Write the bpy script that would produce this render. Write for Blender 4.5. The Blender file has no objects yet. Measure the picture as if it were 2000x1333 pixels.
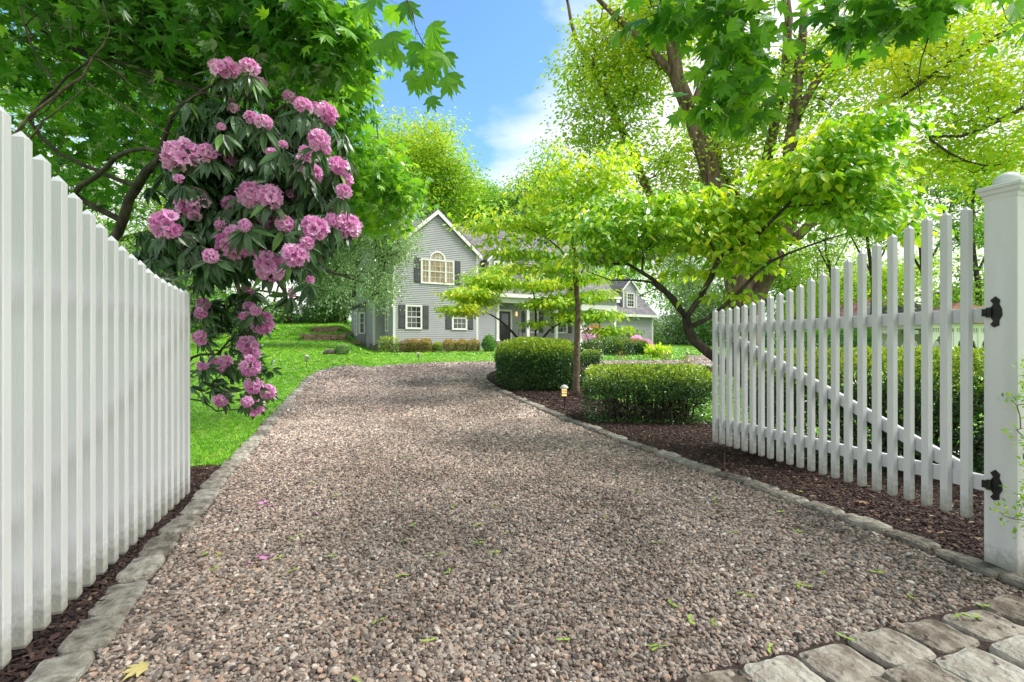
import bpy, math, random
import numpy as np
from mathutils import Vector, Matrix
from mathutils.geometry import delaunay_2d_cdt

# ------------------------------------------------------------------ camera, sky, sun, exposure
sc = bpy.context.scene
C = sc.collection
rad = math.radians
CAMZ = 1.4; FPX = 944.0; CX = 1000.0; HY = 676.0
cam_d = bpy.data.cameras.new('camera'); cam = bpy.data.objects.new('camera', cam_d); C.objects.link(cam)
cam.location = (0, 0, CAMZ); cam.rotation_euler = (rad(90), 0, 0)
cam_d.lens = 36.0 * FPX / 2000.0; cam_d.sensor_width = 36.0
cam_d.shift_y = (HY - 666.5) / 2000.0
cam_d.clip_start = 0.05; cam_d.clip_end = 2000
sc.camera = cam

SUN_EL, SUN_AZ = 54.0, 88.0     # azimuth clockwise from +Y (the way the camera looks)
SKY_STR, SUN_STR, EXPO = 0.15, 2.1, 1.92
w = bpy.data.worlds.new('World'); sc.world = w; w.use_nodes = True
nt = w.node_tree; N = nt.nodes; L = nt.links
for n in list(N): N.remove(n)
wo = N.new('ShaderNodeOutputWorld'); bg = N.new('ShaderNodeBackground'); bg.inputs[1].default_value = SKY_STR
sky = N.new('ShaderNodeTexSky'); sky.sky_type = 'NISHITA'; sky.sun_disc = False
sky.sun_elevation = rad(SUN_EL); sky.sun_rotation = rad(SUN_AZ); sky.air_density = 1.0; sky.dust_density = 0.6; sky.ozone_density = 1.5
tc = N.new('ShaderNodeTexCoord'); sx = N.new('ShaderNodeSeparateXYZ'); L.new(tc.outputs['Generated'], sx.inputs[0])
def wmath(op, a, b=None, c=None):
    m = N.new('ShaderNodeMath'); m.operation = op
    for i, v in enumerate((a, b, c)):
        if v is None: continue
        if isinstance(v, (int, float)): m.inputs[i].default_value = v
        else: L.new(v, m.inputs[i])
    return m.outputs[0]
den = wmath('ADD', wmath('ABSOLUTE', sx.outputs[2]), 0.22)
cb = N.new('ShaderNodeCombineXYZ')
L.new(wmath('DIVIDE', sx.outputs[0], den), cb.inputs[0]); L.new(wmath('DIVIDE', sx.outputs[1], den), cb.inputs[1])
cb.inputs[2].default_value = 5.2
nz = N.new('ShaderNodeTexNoise'); nz.inputs['Scale'].default_value = 0.9; nz.inputs['Detail'].default_value = 7; nz.inputs['Roughness'].default_value = 0.55
L.new(cb.outputs[0], nz.inputs['Vector'])
# broken cloud: thick towards the right of the view and low down, open blue over the drive
px_ = wmath('DIVIDE', sx.outputs[0], den); behind_ = wmath('MULTIPLY', wmath('MAXIMUM', wmath('MULTIPLY', wmath('DIVIDE', sx.outputs[1], den), -1.0), 0.0), 0.25)
side = wmath('ADD', wmath('MULTIPLY_ADD', wmath('ABSOLUTE', wmath('ADD', px_, 0.42)), 0.30, -0.16), behind_)
low = wmath('MULTIPLY', wmath('SUBTRACT', 1.0, wmath('MINIMUM', wmath('MULTIPLY', wmath('ABSOLUTE', sx.outputs[2]), 2.6), 1.0)), 0.22)
dens = wmath('ADD', wmath('ADD', nz.outputs['Fac'], side), low)
rp = N.new('ShaderNodeValToRGB'); rp.color_ramp.elements[0].position = 0.53; rp.color_ramp.elements[1].position = 0.68
L.new(dens, rp.inputs[0])
mx = N.new('ShaderNodeMix'); mx.data_type = 'RGBA'
gain = N.new('ShaderNodeMix'); gain.data_type = 'RGBA'; gain.blend_type = 'MULTIPLY'; gain.inputs['Factor'].default_value = 1.0
L.new(sky.outputs[0], gain.inputs[6]); gain.inputs[7].default_value = (.37, .50, .52, 1)
L.new(rp.outputs[0], mx.inputs['Factor']); L.new(gain.outputs[2], mx.inputs[6]); 
nz2 = N.new('ShaderNodeTexNoise'); nz2.inputs['Scale'].default_value = 2.3; nz2.inputs['Detail'].default_value = 5; L.new(cb.outputs[0], nz2.inputs['Vector'])
cr = N.new('ShaderNodeValToRGB'); cr.color_ramp.elements[0].position = .35; cr.color_ramp.elements[0].color = (.56, .60, .66, 1); cr.color_ramp.elements[1].position = .62; cr.color_ramp.elements[1].color = (.84, .83, .81, 1); L.new(nz2.outputs['Fac'], cr.inputs[0])
cg = N.new('ShaderNodeMix'); cg.data_type = 'RGBA'; cg.blend_type = 'MULTIPLY'; cg.inputs['Factor'].default_value = 1; L.new(cr.outputs[0], cg.inputs[6]); cg.inputs[7].default_value = (3.45, 3.40, 3.3, 1)
L.new(cg.outputs[2], mx.inputs[7])
L.new(mx.outputs[2], bg.inputs[0]); L.new(bg.outputs[0], wo.inputs[0])

sd = bpy.data.lights.new('sun', 'SUN'); sun = bpy.data.objects.new('sun', sd); C.objects.link(sun)
sd.energy = SUN_STR; sd.angle = rad(30); sd.color = (1.0, 0.95, 0.86)
sdir = Vector((math.sin(rad(SUN_AZ)) * math.cos(rad(SUN_EL)), math.cos(rad(SUN_AZ)) * math.cos(rad(SUN_EL)), math.sin(rad(SUN_EL))))
sun.rotation_euler = sdir.to_track_quat('Z', 'Y').to_euler(); sun.location = (20, -10, 40)
vs = sc.view_settings; vs.view_transform = 'Standard'; vs.look = 'None'; vs.exposure = EXPO; vs.gamma = 1; vs.use_curve_mapping = False
sc.render.engine = 'CYCLES'
cy = sc.cycles; cy.max_bounces = 7; cy.diffuse_bounces = 4; cy.glossy_bounces = 2; cy.transmission_bounces = 5; cy.transparent_max_bounces = 4
cy.use_denoising = True; cy.sample_clamp_indirect = 4.0
random.seed(5)

# ------------------------------------------------------------------ helpers
def P(x, y, Z):
    return np.array([(x - CX) / FPX * Z, Z, CAMZ + (HY - y) / FPX * Z])
def sstep(a, b, t):
    t = np.clip((t - a) / (b - a), 0, 1); return t * t * (3 - 2 * t)
def terr(X, Y):
    X = np.asarray(X, float); Y = np.asarray(Y, float)
    Yc = np.minimum(Y, 90)
    b = 0.04 * np.logaddexp(0, (Yc - 5) / 1.0)
    a = -X / np.maximum(Y, 3)
    g = sstep(0.285, 0.36, a) * sstep(10, 14, Y)
    h = np.interp(Y, [12, 17, 22, 31, 40, 55, 80], [0, .16, .48, .62, 1.1, 2.2, 3.0]) + .36 * sstep(31.05, 31.45, Y) + .3 * sstep(34.05, 34.45, Y)
    r = 0.004 * np.sin(X * 1.7 + 1) * np.sin(Y * 1.3)
    return b + g * h + r
def gp(x, y, lift=0.0):
    Y = 1.0
    f = lambda Y: CAMZ + (HY - y) / FPX * Y - float(terr((x - CX) / FPX * Y, Y)) - lift
    while f(Y) > 0 and Y < 120: Y += 0.25
    a, b = Y - 0.25, Y
    for _ in range(24):
        m = (a + b) / 2
        if f(m) > 0: a = m
        else: b = m
    Y = (a + b) / 2; X = (x - CX) / FPX * Y
    return np.array([X, Y, float(terr(X, Y)) + lift])
def nrm(v): return v / np.maximum(np.linalg.norm(v, axis=-1, keepdims=True), 1e-9)

class MB:
    def __init__(s): s.V = []; s.F = {}; s.n = 0; s.T = []
    def add(s, v, faces, tint=0.5):
        v = np.asarray(v, float).reshape(-1, 3)
        if isinstance(faces, np.ndarray): faces = [faces]
        elif isinstance(faces[0], np.ndarray) and faces[0].ndim == 2: pass
        else:
            d = {}
            for f in faces: d.setdefault(len(f), []).append(f)
            faces = [np.array(q, int) for q in d.values()]
        for f in faces: s.F.setdefault(f.shape[1], []).append(f + s.n)
        s.V.append(v); s.n += len(v)
        s.T.append(np.full(len(v), tint) if np.isscalar(tint) else np.asarray(tint, float)); return s
    def box(s, c, size, R=None, tint=0.5):
        q = np.array([[x, y, z] for x in (-.5, .5) for y in (-.5, .5) for z in (-.5, .5)]) * np.asarray(size, float)
        if R is not None: q = q @ np.asarray(R).T
        return s.add(q + np.asarray(c, float), [(0, 1, 3, 2), (4, 6, 7, 5), (0, 4, 5, 1), (2, 3, 7, 6), (0, 2, 6, 4), (1, 5, 7, 3)], tint)
    def b2(s, lo, hi): lo = np.array(lo, float); hi = np.array(hi, float); return s.box((lo + hi) / 2, hi - lo)
    def loft(s, rings, cap=True, tint=0.5):
        k = len(rings[0]); v = np.concatenate([np.asarray(r, float) for r in rings]); m = len(rings)
        i = np.arange(m - 1)[:, None] * k; j = np.arange(k)[None]; j2 = (j + 1) % k
        q = np.stack([i + j, i + j2, i + k + j2, i + k + j], -1).reshape(-1, 4)
        fs = [q]
        if cap:
            fs.append(np.arange(k)[::-1][None]); fs.append((np.arange(k) + (m - 1) * k)[None])
        return s.add(v, fs if k != 4 or not cap else [np.concatenate(fs)], tint)
    def tube(s, pts, r, n=6, cap=True, tint=0.5):
        pts = np.asarray(pts, float); m = len(pts); r = np.broadcast_to(np.asarray(r, float), (m,))
        t = nrm(np.gradient(pts, axis=0)); a = np.array([1, 0, 0.]) if abs(t[0][0]) < .8 else np.array([0, 1., 0])
        ang = np.arange(n) / n * 2 * np.pi; ca, sa = np.cos(ang)[:, None], np.sin(ang)[:, None]
        rings = []
        for k in range(m):
            u = a - t[k] * (a @ t[k]); u = u / max(np.linalg.norm(u), 1e-9); a = u; vv = np.cross(t[k], u)
            rings.append(pts[k] + r[k] * (ca * u + sa * vv))
        return s.loft(rings, cap, tint)
    def lathe(s, prof, c=(0, 0, 0), n=16):
        ang = np.arange(n) / n * 2 * np.pi
        return s.loft([np.stack([np.cos(ang) * r, np.sin(ang) * r, np.full(n, z)], 1) + np.asarray(c, float) for r, z in prof], True)
    def slab(s, pts, th):
        p = np.asarray(pts, float); n = np.cross(p[1] - p[0], p[2] - p[0]); n = n / np.linalg.norm(n)
        return s.loft([p - n * th, p])

def mesh_of(name, mb, smooth=False, off=None, tint=False):
    V = np.concatenate(mb.V) if mb.V else np.zeros((0, 3))
    if off is not None: V = V - np.asarray(off, float)
    me = bpy.data.meshes.new(name)
    loops = []; tot = []
    for k, fl in mb.F.items():
        f = np.concatenate(fl); loops.append(f.reshape(-1)); tot.append(np.full(len(f), k))
    loops = np.concatenate(loops).astype(np.int32); tot = np.concatenate(tot).astype(np.int32)
    st = np.concatenate([[0], np.cumsum(tot)[:-1]]).astype(np.int32)
    me.vertices.add(len(V)); me.vertices.foreach_set('co', V.astype(np.float32).ravel())
    me.loops.add(len(loops)); me.loops.foreach_set('vertex_index', loops)
    me.polygons.add(len(tot)); me.polygons.foreach_set('loop_start', st); me.polygons.foreach_set('loop_total', tot)
    me.polygons.foreach_set('use_smooth', np.full(len(tot), bool(smooth)))
    if tint:
        a = me.attributes.new('tint', 'FLOAT', 'POINT'); a.data.foreach_set('value', np.concatenate(mb.T).astype(np.float32))
    me.update(calc_edges=True); me.validate()
    return me
WL = {}
def obj(name, mb, mat, parent=None, smooth=False, tint=False, loc=None, world=True, **props):
    """one mesh object; vertices are world coordinates unless the parent is a rotated local frame"""
    off = None
    if parent is not None: off = WL.get(parent.name)
    elif loc is not None: off = loc
    me = mesh_of(name, mb, smooth, off, tint)
    o = bpy.data.objects.new(name, me); C.objects.link(o)
    if mat is not None: me.materials.append(mat)
    if parent is not None: o.parent = parent; WL[o.name] = WL.get(parent.name)
    elif loc is not None: o.location = tuple(loc); WL[o.name] = np.array(loc, float)
    for k, v in props.items(): o[k] = v
    return o
def root(name, loc, label, cat, group=None, rot=0.0, local=False):
    o = bpy.data.objects.new(name, None); C.objects.link(o); o.location = tuple(float(q) for q in loc); o.rotation_euler = (0, 0, rot)
    o.empty_display_size = 0.2
    o['label'] = label; o['category'] = cat
    if group: o['group'] = group
    WL[o.name] = None if (local or rot) else np.array(loc, float)
    return o
def inst(name, me, parent, M):
    o = bpy.data.objects.new(name, me); C.objects.link(o); o.parent = parent; o.matrix_local = M; return o

# ------------------------------------------------------------------ materials
def newmat(name):
    m = bpy.data.materials.new(name); m.use_nodes = True; t = m.node_tree
    for n in list(t.nodes): t.nodes.remove(n)
    o = t.nodes.new('ShaderNodeOutputMaterial'); return m, t, o
def ramp(t, cols):
    r = t.nodes.new('ShaderNodeValToRGB'); e = r.color_ramp.elements
    e[0].position = cols[0][0]; e[0].color = (*cols[0][1], 1); e[1].position = cols[-1][0]; e[1].color = (*cols[-1][1], 1)
    for p, c in cols[1:-1]:
        q = e.new(p); q.color = (*c, 1)
    return r
def pm(name, cols, scale=5, detail=5, rough=.7, bump=0, bscale=None, metal=0, spec=.5, coord='Object', stretch=(1, 1, 1), bdist=.01, src='noise', emit=None):
    """principled material, colour from a noise through a ramp, fine relief from a second noise"""
    m, t, o = newmat(name); n = t.nodes; l = t.links
    b = n.new('ShaderNodeBsdfPrincipled'); l.new(b.outputs[0], o.inputs[0])
    b.inputs['Roughness'].default_value = rough; b.inputs['Metallic'].default_value = metal; b.inputs['Specular IOR Level'].default_value = spec
    tc = n.new('ShaderNodeTexCoord'); mp = n.new('ShaderNodeMapping'); mp.inputs['Scale'].default_value = stretch; l.new(tc.outputs[coord], mp.inputs[0])
    if len(cols) == 1 and isinstance(cols[0][0], float) and len(cols[0]) == 3: cols = [(0, cols[0]), (1, cols[0])]
    nz = n.new('ShaderNodeTexNoise'); nz.inputs['Scale'].default_value = scale; nz.inputs['Detail'].default_value = detail; l.new(mp.outputs[0], nz.inputs['Vector'])
    r = ramp(t, cols); fac = nz.outputs['Fac']
    if src == 'object': oi = n.new('ShaderNodeObjectInfo'); fac = oi.outputs['Random']
    if src == 'both':
        oi = n.new('ShaderNodeObjectInfo'); mm = n.new('ShaderNodeMath'); mm.operation = 'MULTIPLY_ADD'; l.new(oi.outputs['Random'], mm.inputs[0]); mm.inputs[1].default_value = .32
        m2 = n.new('ShaderNodeMath'); m2.operation = 'SUBTRACT'; l.new(nz.outputs['Fac'], m2.inputs[0]); m2.inputs[1].default_value = .16; l.new(m2.outputs[0], mm.inputs[2]); fac = mm.outputs[0]
    l.new(fac, r.inputs[0]); l.new(r.outputs[0], b.inputs['Base Color'])
    if bump:
        bn = n.new('ShaderNodeTexNoise'); bn.inputs['Scale'].default_value = bscale or scale * 4; bn.inputs['Detail'].default_value = 6; l.new(mp.outputs[0], bn.inputs['Vector'])
        bp = n.new('ShaderNodeBump'); bp.inputs['Strength'].default_value = bump; bp.inputs['Distance'].default_value = bdist; l.new(bn.outputs['Fac'], bp.inputs['Height']); l.new(bp.outputs[0], b.inputs['Normal'])
    if emit: b.inputs['Emission Color'].default_value = (*emit[0], 1); b.inputs['Emission Strength'].default_value = emit[1]
    return m
def leafmat(name, cols, trans=.45, tcol=(1.5, 1.35, .5), gloss=.12, grough=.38, tintattr=True, mottle=.0):
    """leaf: diffuse front, coloured light through the blade, a waxy sheen; tint picks each leaf's own green"""
    m, t, o = newmat(name); n = t.nodes; l = t.links
    r = ramp(t, cols)
    if tintattr: a = n.new('ShaderNodeAttribute'); a.attribute_name = 'tint'; l.new(a.outputs['Fac'], r.inputs[0])
    else: a = n.new('ShaderNodeObjectInfo'); l.new(a.outputs['Random'], r.inputs[0])
    d = n.new('ShaderNodeBsdfDiffuse'); tr = n.new('ShaderNodeBsdfTranslucent'); g = n.new('ShaderNodeBsdfGlossy'); g.inputs['Roughness'].default_value = grough
    g.inputs['Color'].default_value = (.9, .95, .9, 1)
    mu = n.new('ShaderNodeMix'); mu.data_type = 'RGBA'; mu.blend_type = 'MULTIPLY'; mu.inputs['Factor'].default_value = 1; l.new(r.outputs[0], mu.inputs[6]); mu.inputs[7].default_value = (*tcol, 1)
    l.new(r.outputs[0], d.inputs[0]); l.new(mu.outputs[2], tr.inputs[0])
    m1 = n.new('ShaderNodeMixShader'); m1.inputs[0].default_value = trans; l.new(d.outputs[0], m1.inputs[1]); l.new(tr.outputs[0], m1.inputs[2])
    m2 = n.new('ShaderNodeMixShader'); fr = n.new('ShaderNodeFresnel'); fr.inputs[0].default_value = 1.35
    mq = n.new('ShaderNodeMath'); mq.operation = 'MULTIPLY_ADD'; l.new(fr.outputs[0], mq.inputs[0]); mq.inputs[1].default_value = gloss * 3; mq.inputs[2].default_value = gloss * .15
    l.new(mq.outputs[0], m2.inputs[0]); l.new(m1.outputs[0], m2.inputs[1]); l.new(g.outputs[0], m2.inputs[2]); l.new(m2.outputs[0], o.inputs[0])
    return m

M = {}
M['white'] = pm('painted_wood', [(.35, (.60, .605, .635)), (.7, (.69, .695, .72))], 3, 4, .42, .35, 60, stretch=(3, 3, .3), bdist=.004)
def grime(m, z0, z1, col):
    t = m.node_tree; n = t.nodes; l = t.links; b = [q for q in n if q.type == 'BSDF_PRINCIPLED'][0]; src = b.inputs['Base Color'].links[0].from_socket
    tc = n.new('ShaderNodeTexCoord'); sp = n.new('ShaderNodeSeparateXYZ'); l.new(tc.outputs['Object'], sp.inputs[0])
    nz = n.new('ShaderNodeTexNoise'); nz.inputs['Scale'].default_value = 28; nz.inputs['Detail'].default_value = 8; nz.inputs['Roughness'].default_value = .7; l.new(tc.outputs['Object'], nz.inputs['Vector'])
    mr = n.new('ShaderNodeMapRange'); mr.inputs[1].default_value = z0; mr.inputs[2].default_value = z1; mr.inputs[3].default_value = .62; mr.inputs[4].default_value = -.12; l.new(sp.outputs[2], mr.inputs[0])
    ad = n.new('ShaderNodeMath'); ad.operation = 'ADD'; l.new(mr.outputs[0], ad.inputs[0]); l.new(nz.outputs['Fac'], ad.inputs[1])
    r = ramp(t, [(.60, (0, 0, 0)), (1.0, (.75, .75, .75))]); l.new(ad.outputs[0], r.inputs[0])
    mx = n.new('ShaderNodeMix'); mx.data_type = 'RGBA'; l.new(r.outputs[0], mx.inputs['Factor']); l.new(src, mx.inputs[6]); mx.inputs[7].default_value = (*col, 1); l.new(mx.outputs[2], b.inputs['Base Color'])
grime(M['white'], 0.0, .22, (.24, .235, .19))
M['white_trim'] = pm('white_trim', [(.3, (.74, .74, .73)), (.7, (.80, .80, .79))], 2, 3, .5)
M['siding'] = pm('grey_siding', [(.3, (.32, .335, .36)), (.7, (.37, .385, .41))], 1.2, 5, .55, .1, 30)
M['siding_white'] = pm('white_siding', [(.3, (.70, .70, .70)), (.7, (.78, .78, .78))], 1.2, 5, .55)
M['shutter'] = pm('charcoal_shutter', [(.3, (.055, .055, .07)), (.7, (.075, .075, .09))], 3, 3, .5)
M['glass'] = pm('window_glass', [(.35, (.015, .02, .022)), (.7, (.07, .09, .07))], 1.3, 3, .04, spec=.9)
M['curtain'] = pm('curtain_behind_glass', [(.4, (.25, .19, .12)), (.6, (.42, .34, .26))], 5, 3, .15, spec=.8, stretch=(3, 1, .5))
M['foundation'] = pm('concrete', [(.3, (.20, .17, .15)), (.7, (.30, .27, .24))], 4, 6, .9, .3, 20)
M['black_iron'] = pm('black_iron', [(.3, (.012, .012, .012)), (.7, (.03, .03, .03))], 20, 4, .45, .4, 60, metal=.6, bdist=.002)
M['door'] = pm('dark_door', [(.3, (.02, .02, .025)), (.7, (.035, .035, .04))], 2, 3, .35)
M['stone'] = pm('kerb_granite', [(.30, (.085, .072, .058)), (.45, (.18, .16, .135)), (.58, (.25, .23, .195)), (.72, (.36, .335, .30))], 13, 11, .9, 1.0, 30, src='both', bdist=.03)
M['cobble'] = pm('cobble_granite', [(.28, (.12, .09, .068)), (.44, (.27, .225, .185)), (.58, (.37, .325, .28)), (.74, (.48, .44, .39))], 12, 11, .9, 1.0, 30, src='both', bdist=.03)
M['gravel_bed'] = pm('gravel_bed', [(.3, (.035, .027, .022)), (.5, (.10, .078, .066)), (.7, (.20, .16, .14))], 38, 6, .85, 1.0, 30, bdist=.03)
M['pebble'] = pm('pebbles', [(.0, (.045, .038, .036)), (.18, (.15, .11, .092)), (.36, (.27, .21, .18)), (.5, (.145, .13, .127)), (.64, (.37, .31, .275)), (.78, (.25, .225, .215)), (.9, (.40, .265, .20)), (1., (.54, .50, .475))], 60, 3, .62, .3, 120, src='object', bdist=.002)
def patches(m, lo, hi, sc_):
    t = m.node_tree; n = t.nodes; l = t.links; b = [q for q in n if q.type == 'BSDF_PRINCIPLED'][0]; src = b.inputs['Base Color'].links[0].from_socket
    g = n.new('ShaderNodeNewGeometry'); nz = n.new('ShaderNodeTexNoise'); nz.inputs['Scale'].default_value = sc_; nz.inputs['Detail'].default_value = 6; l.new(g.outputs['Position'], nz.inputs['Vector'])
    r = ramp(t, [(.36, lo), (.62, hi)]); l.new(nz.outputs['Fac'], r.inputs[0]); mu = n.new('ShaderNodeMix'); mu.data_type = 'RGBA'; mu.blend_type = 'MULTIPLY'; mu.inputs['Factor'].default_value = 1
    l.new(src, mu.inputs[6]); l.new(r.outputs[0], mu.inputs[7]); l.new(mu.outputs[2], b.inputs['Base Color'])
patches(M['pebble'], (.80, .75, .71), (1.32, 1.28, 1.24), .9)
M['mulch_bed'] = pm('mulch_bed', [(.3, (.018, .010, .009)), (.55, (.05, .026, .022)), (.75, (.085, .045, .036))], 30, 8, .95, 1.0, 45, bdist=.02)
M['mulch_chip'] = pm('bark_chips', [(.0, (.012, .007, .0065)), (.4, (.038, .019, .016)), (.8, (.065, .034, .027)), (.95, (.11, .062, .045)), (1., (.30, .22, .15))], 40, 3, .9, src='object')
M['lawn'] = pm('lawn_ground', [(.3, (.06, .18, .006)), (.55, (.13, .32, .01)), (.75, (.24, .44, .02))], 14, 9, .9, .8, 40, bdist=.03)
M['bark_dark'] = pm('dark_bark', [(.3, (.022, .018, .014)), (.55, (.06, .048, .036)), (.75, (.13, .11, .085))], 9, 8, .9, .9, 20, stretch=(1.5, 1.5, .5), bdist=.02)
M['bark_brown'] = pm('brown_bark', [(.3, (.05, .032, .022)), (.5, (.15, .10, .07)), (.75, (.26, .19, .14))], 5, 9, .95, 1.0, 9, stretch=(2.2, 2.2, .35), bdist=.08)
M['bark_tan'] = pm('tan_bark', [(.3, (.06, .038, .028)), (.55, (.14, .095, .07)), (.75, (.26, .20, .155))], 14, 7, .85, .6, 30, bdist=.01)
M['rust_wall'] = pm('retaining_wall_timber', [(.3, (.14, .08, .06)), (.55, (.30, .19, .14)), (.75, (.46, .34, .26))], 3, 8, .9, .6, 14, stretch=(1, 1, 3), bdist=.03)
M['rock'] = pm('field_rock', [(.3, (.05, .04, .035)), (.7, (.16, .12, .10))], 5, 7, .9, .8, 16, bdist=.03)
M['ac'] = pm('dark_metal_casing', [(.3, (.02, .024, .03)), (.7, (.04, .045, .05))], 6, 3, .6)
M['lightbox'] = pm('pale_metal_casing', [(.3, (.36, .37, .36)), (.7, (.45, .45, .43))], 3, 3, .6)
M['bronze'] = pm('weathered_bronze', [(.3, (.06, .05, .035)), (.7, (.15, .13, .10))], 14, 5, .5, .3, 40, metal=.3)
M['lit'] = pm('lit_lamp_glass', [(.3, (.8, .6, .3)), (.7, (.9, .7, .4))], 8, 2, .3, emit=((1, .60, .22), .30))
M['unlit'] = pm('frosted_lamp_glass', [(.3, (.45, .40, .32)), (.7, (.6, .55, .45))], 8, 2, .3)
M['redroof'] = pm('terracotta_roof', [(.3, (.20, .08, .05)), (.7, (.36, .17, .11))], 8, 5, .8, .5, 20)
def roofmat():
    m, t, o = newmat('grey_shingles'); n = t.nodes; l = t.links
    b = n.new('ShaderNodeBsdfPrincipled'); b.inputs['Roughness'].default_value = .85; l.new(b.outputs[0], o.inputs[0])
    tc = n.new('ShaderNodeTexCoord'); mp = n.new('ShaderNodeMapping'); l.new(tc.outputs['Object'], mp.inputs[0]); mp.inputs['Rotation'].default_value = (rad(90), 0, 0)
    br = n.new('ShaderNodeTexBrick'); br.inputs['Scale'].default_value = 1; br.inputs['Brick Width'].default_value = .34; br.inputs['Row Height'].default_value = .14; br.inputs['Mortar Size'].default_value = .012
    br.inputs['Color1'].default_value = (.115, .11, .125, 1); br.inputs['Color2'].default_value = (.19, .18, .195, 1); br.inputs['Mortar'].default_value = (.05, .05, .055, 1)
    l.new(mp.outputs[0], br.inputs['Vector'])
    nz = n.new('ShaderNodeTexNoise'); nz.inputs['Scale'].default_value = 3; nz.inputs['Detail'].default_value = 7; l.new(tc.outputs['Object'], nz.inputs['Vector'])
    r = ramp(t, [(.3, (.75, .75, .75)), (.7, (1.25, 1.25, 1.25))]); l.new(nz.outputs['Fac'], r.inputs[0])
    mu = n.new('ShaderNodeMix'); mu.data_type = 'RGBA'; mu.blend_type = 'MULTIPLY'; mu.inputs['Factor'].default_value = 1; l.new(br.outputs['Color'], mu.inputs[6]); l.new(r.outputs[0], mu.inputs[7]); l.new(mu.outputs[2], b.inputs['Base Color'])
    bp = n.new('ShaderNodeBump'); bp.inputs['Strength'].default_value = .5; bp.inputs['Distance'].default_value = .02; l.new(br.outputs['Color'], bp.inputs['Height']); l.new(bp.outputs[0], b.inputs['Normal'])
    return m
M['roof'] = roofmat()
M['maple'] = leafmat('maple_leaf', [(0, (.035, .11, .022)), (.45, (.08, .26, .03)), (.8, (.19, .44, .035)), (1, (.34, .58, .04))], .5, (1.5, 1.4, .5), .10)
M['rhodo'] = leafmat('rhododendron_leaf', [(0, (.022, .062, .022)), (.6, (.055, .135, .04)), (.9, (.10, .23, .05)), (1, (.20, .38, .06))], .22, (1.4, 1.6, .5), .22, .33)
M['petal'] = leafmat('pink_petal', [(0, (.64, .18, .50)), (.45, (.86, .42, .75)), (1, (.95, .66, .90))], .38, (1.05, .95, 1.0), .03)
M['dogwood'] = leafmat('dogwood_leaf', [(0, (.07, .24, .03)), (.4, (.20, .47, .035)), (.75, (.42, .68, .04)), (1, (.72, .80, .06))], .55, (1.3, 1.15, .45), .12)
M['yellowgreen'] = leafmat('spring_leaf', [(0, (.09, .23, .02)), (.4, (.25, .48, .04)), (.75, (.44, .64, .045)), (1, (.66, .66, .06))], .5, (1.22, 1.15, .45), .05)
M['midgreen'] = leafmat('summer_leaf', [(0, (.05, .16, .03)), (.5, (.14, .34, .05)), (.85, (.28, .52, .07)), (1, (.44, .66, .11))], .45, (1.3, 1.25, .5), .07)
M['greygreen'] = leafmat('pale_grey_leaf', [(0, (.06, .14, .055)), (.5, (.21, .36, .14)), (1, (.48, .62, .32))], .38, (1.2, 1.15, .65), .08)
M['redleaf'] = leafmat('red_maple_leaf', [(0, (.14, .02, .03)), (.6, (.36, .06, .09)), (1, (.50, .12, .16))], .4, (1.3, .8, .8), .05)
M['hedge'] = leafmat('hedge_leaf', [(0, (.016, .055, .018)), (.42, (.045, .125, .03)), (.66, (.11, .24, .035)), (1, (.46, .60, .05))], .3, (1.3, 1.2, .45), .14)
M['grassblade'] = leafmat('grass_blade', [(0, (.07, .23, .008)), (.55, (.17, .44, .012)), (.88, (.32, .60, .02)), (1, (.60, .62, .22))], .35, (1.3, 1.2, .4), .05, tintattr=False)
M['samara'] = leafmat('green_samara', [(0, (.30, .46, .06)), (1, (.48, .60, .12))], .3, (1, 1, .5), .04, tintattr=False)
M['bronzebush'] = leafmat('bronze_new_growth', [(0, (0.080, 0.128, 0.032)), (.5, (0.208, 0.240, 0.056)), (1, (0.544, 0.352, 0.112))], .35, (1.2, 1.1, .5), .06)
# ------------------------------------------------------------------ ground: lawn, gravel drive, mulch beds
rng = np.random.default_rng(7)
def inpoly(pts, poly):
    x, y = pts[:, 0][:, None], pts[:, 1][:, None]; a = poly[None]; b = np.roll(poly, -1, 0)[None]
    c = ((a[..., 1] > y) != (b[..., 1] > y)) & (x < (b[..., 0] - a[..., 0]) * (y - a[..., 1]) / (b[..., 1] - a[..., 1] + 1e-12) + a[..., 0])
    return c.sum(1) % 2 == 1
def catmull(pts, step):
    pts = np.asarray(pts, float); e = np.concatenate([[2 * pts[0] - pts[1]], pts, [2 * pts[-1] - pts[-2]]]); out = []
    for i in range(1, len(e) - 2):
        n = max(1, int(np.linalg.norm(e[i + 1] - e[i]) / step)); t = np.linspace(0, 1, n, endpoint=False)[:, None]
        a, b, c, d = e[i - 1], e[i], e[i + 1], e[i + 2]
        out.append(.5 * (2 * b + (c - a) * t + (2 * a - 5 * b + 4 * c - d) * t ** 2 + (3 * b - 3 * c + d - a) * t ** 3))
    return np.concatenate(out + [pts[-1:]])
def sheet(name, poly, lift, mat, step=.5, **kw):
    poly = np.asarray(poly, float)[:, :2]; lo = poly.min(0); hi = poly.max(0)
    gx, gy = np.meshgrid(np.arange(lo[0] + step / 2, hi[0], step), np.arange(lo[1] + step / 2, hi[1], step)); g = np.stack([gx.ravel(), gy.ravel()], 1)
    g = g[inpoly(g, poly)]
    allp = [Vector(p) for p in np.concatenate([poly, g])]; n = len(poly)
    r = delaunay_2d_cdt(allp, [], [list(range(n))], 1, 1e-5)
    v = np.array([p[:] for p in r[0]]); v = np.column_stack([v, terr(v[:, 0], v[:, 1]) + lift])
    mb = MB(); mb.add(v, [tuple(f) for f in r[2]]); return obj(name, mb, mat, smooth=True, **kw)

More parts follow.
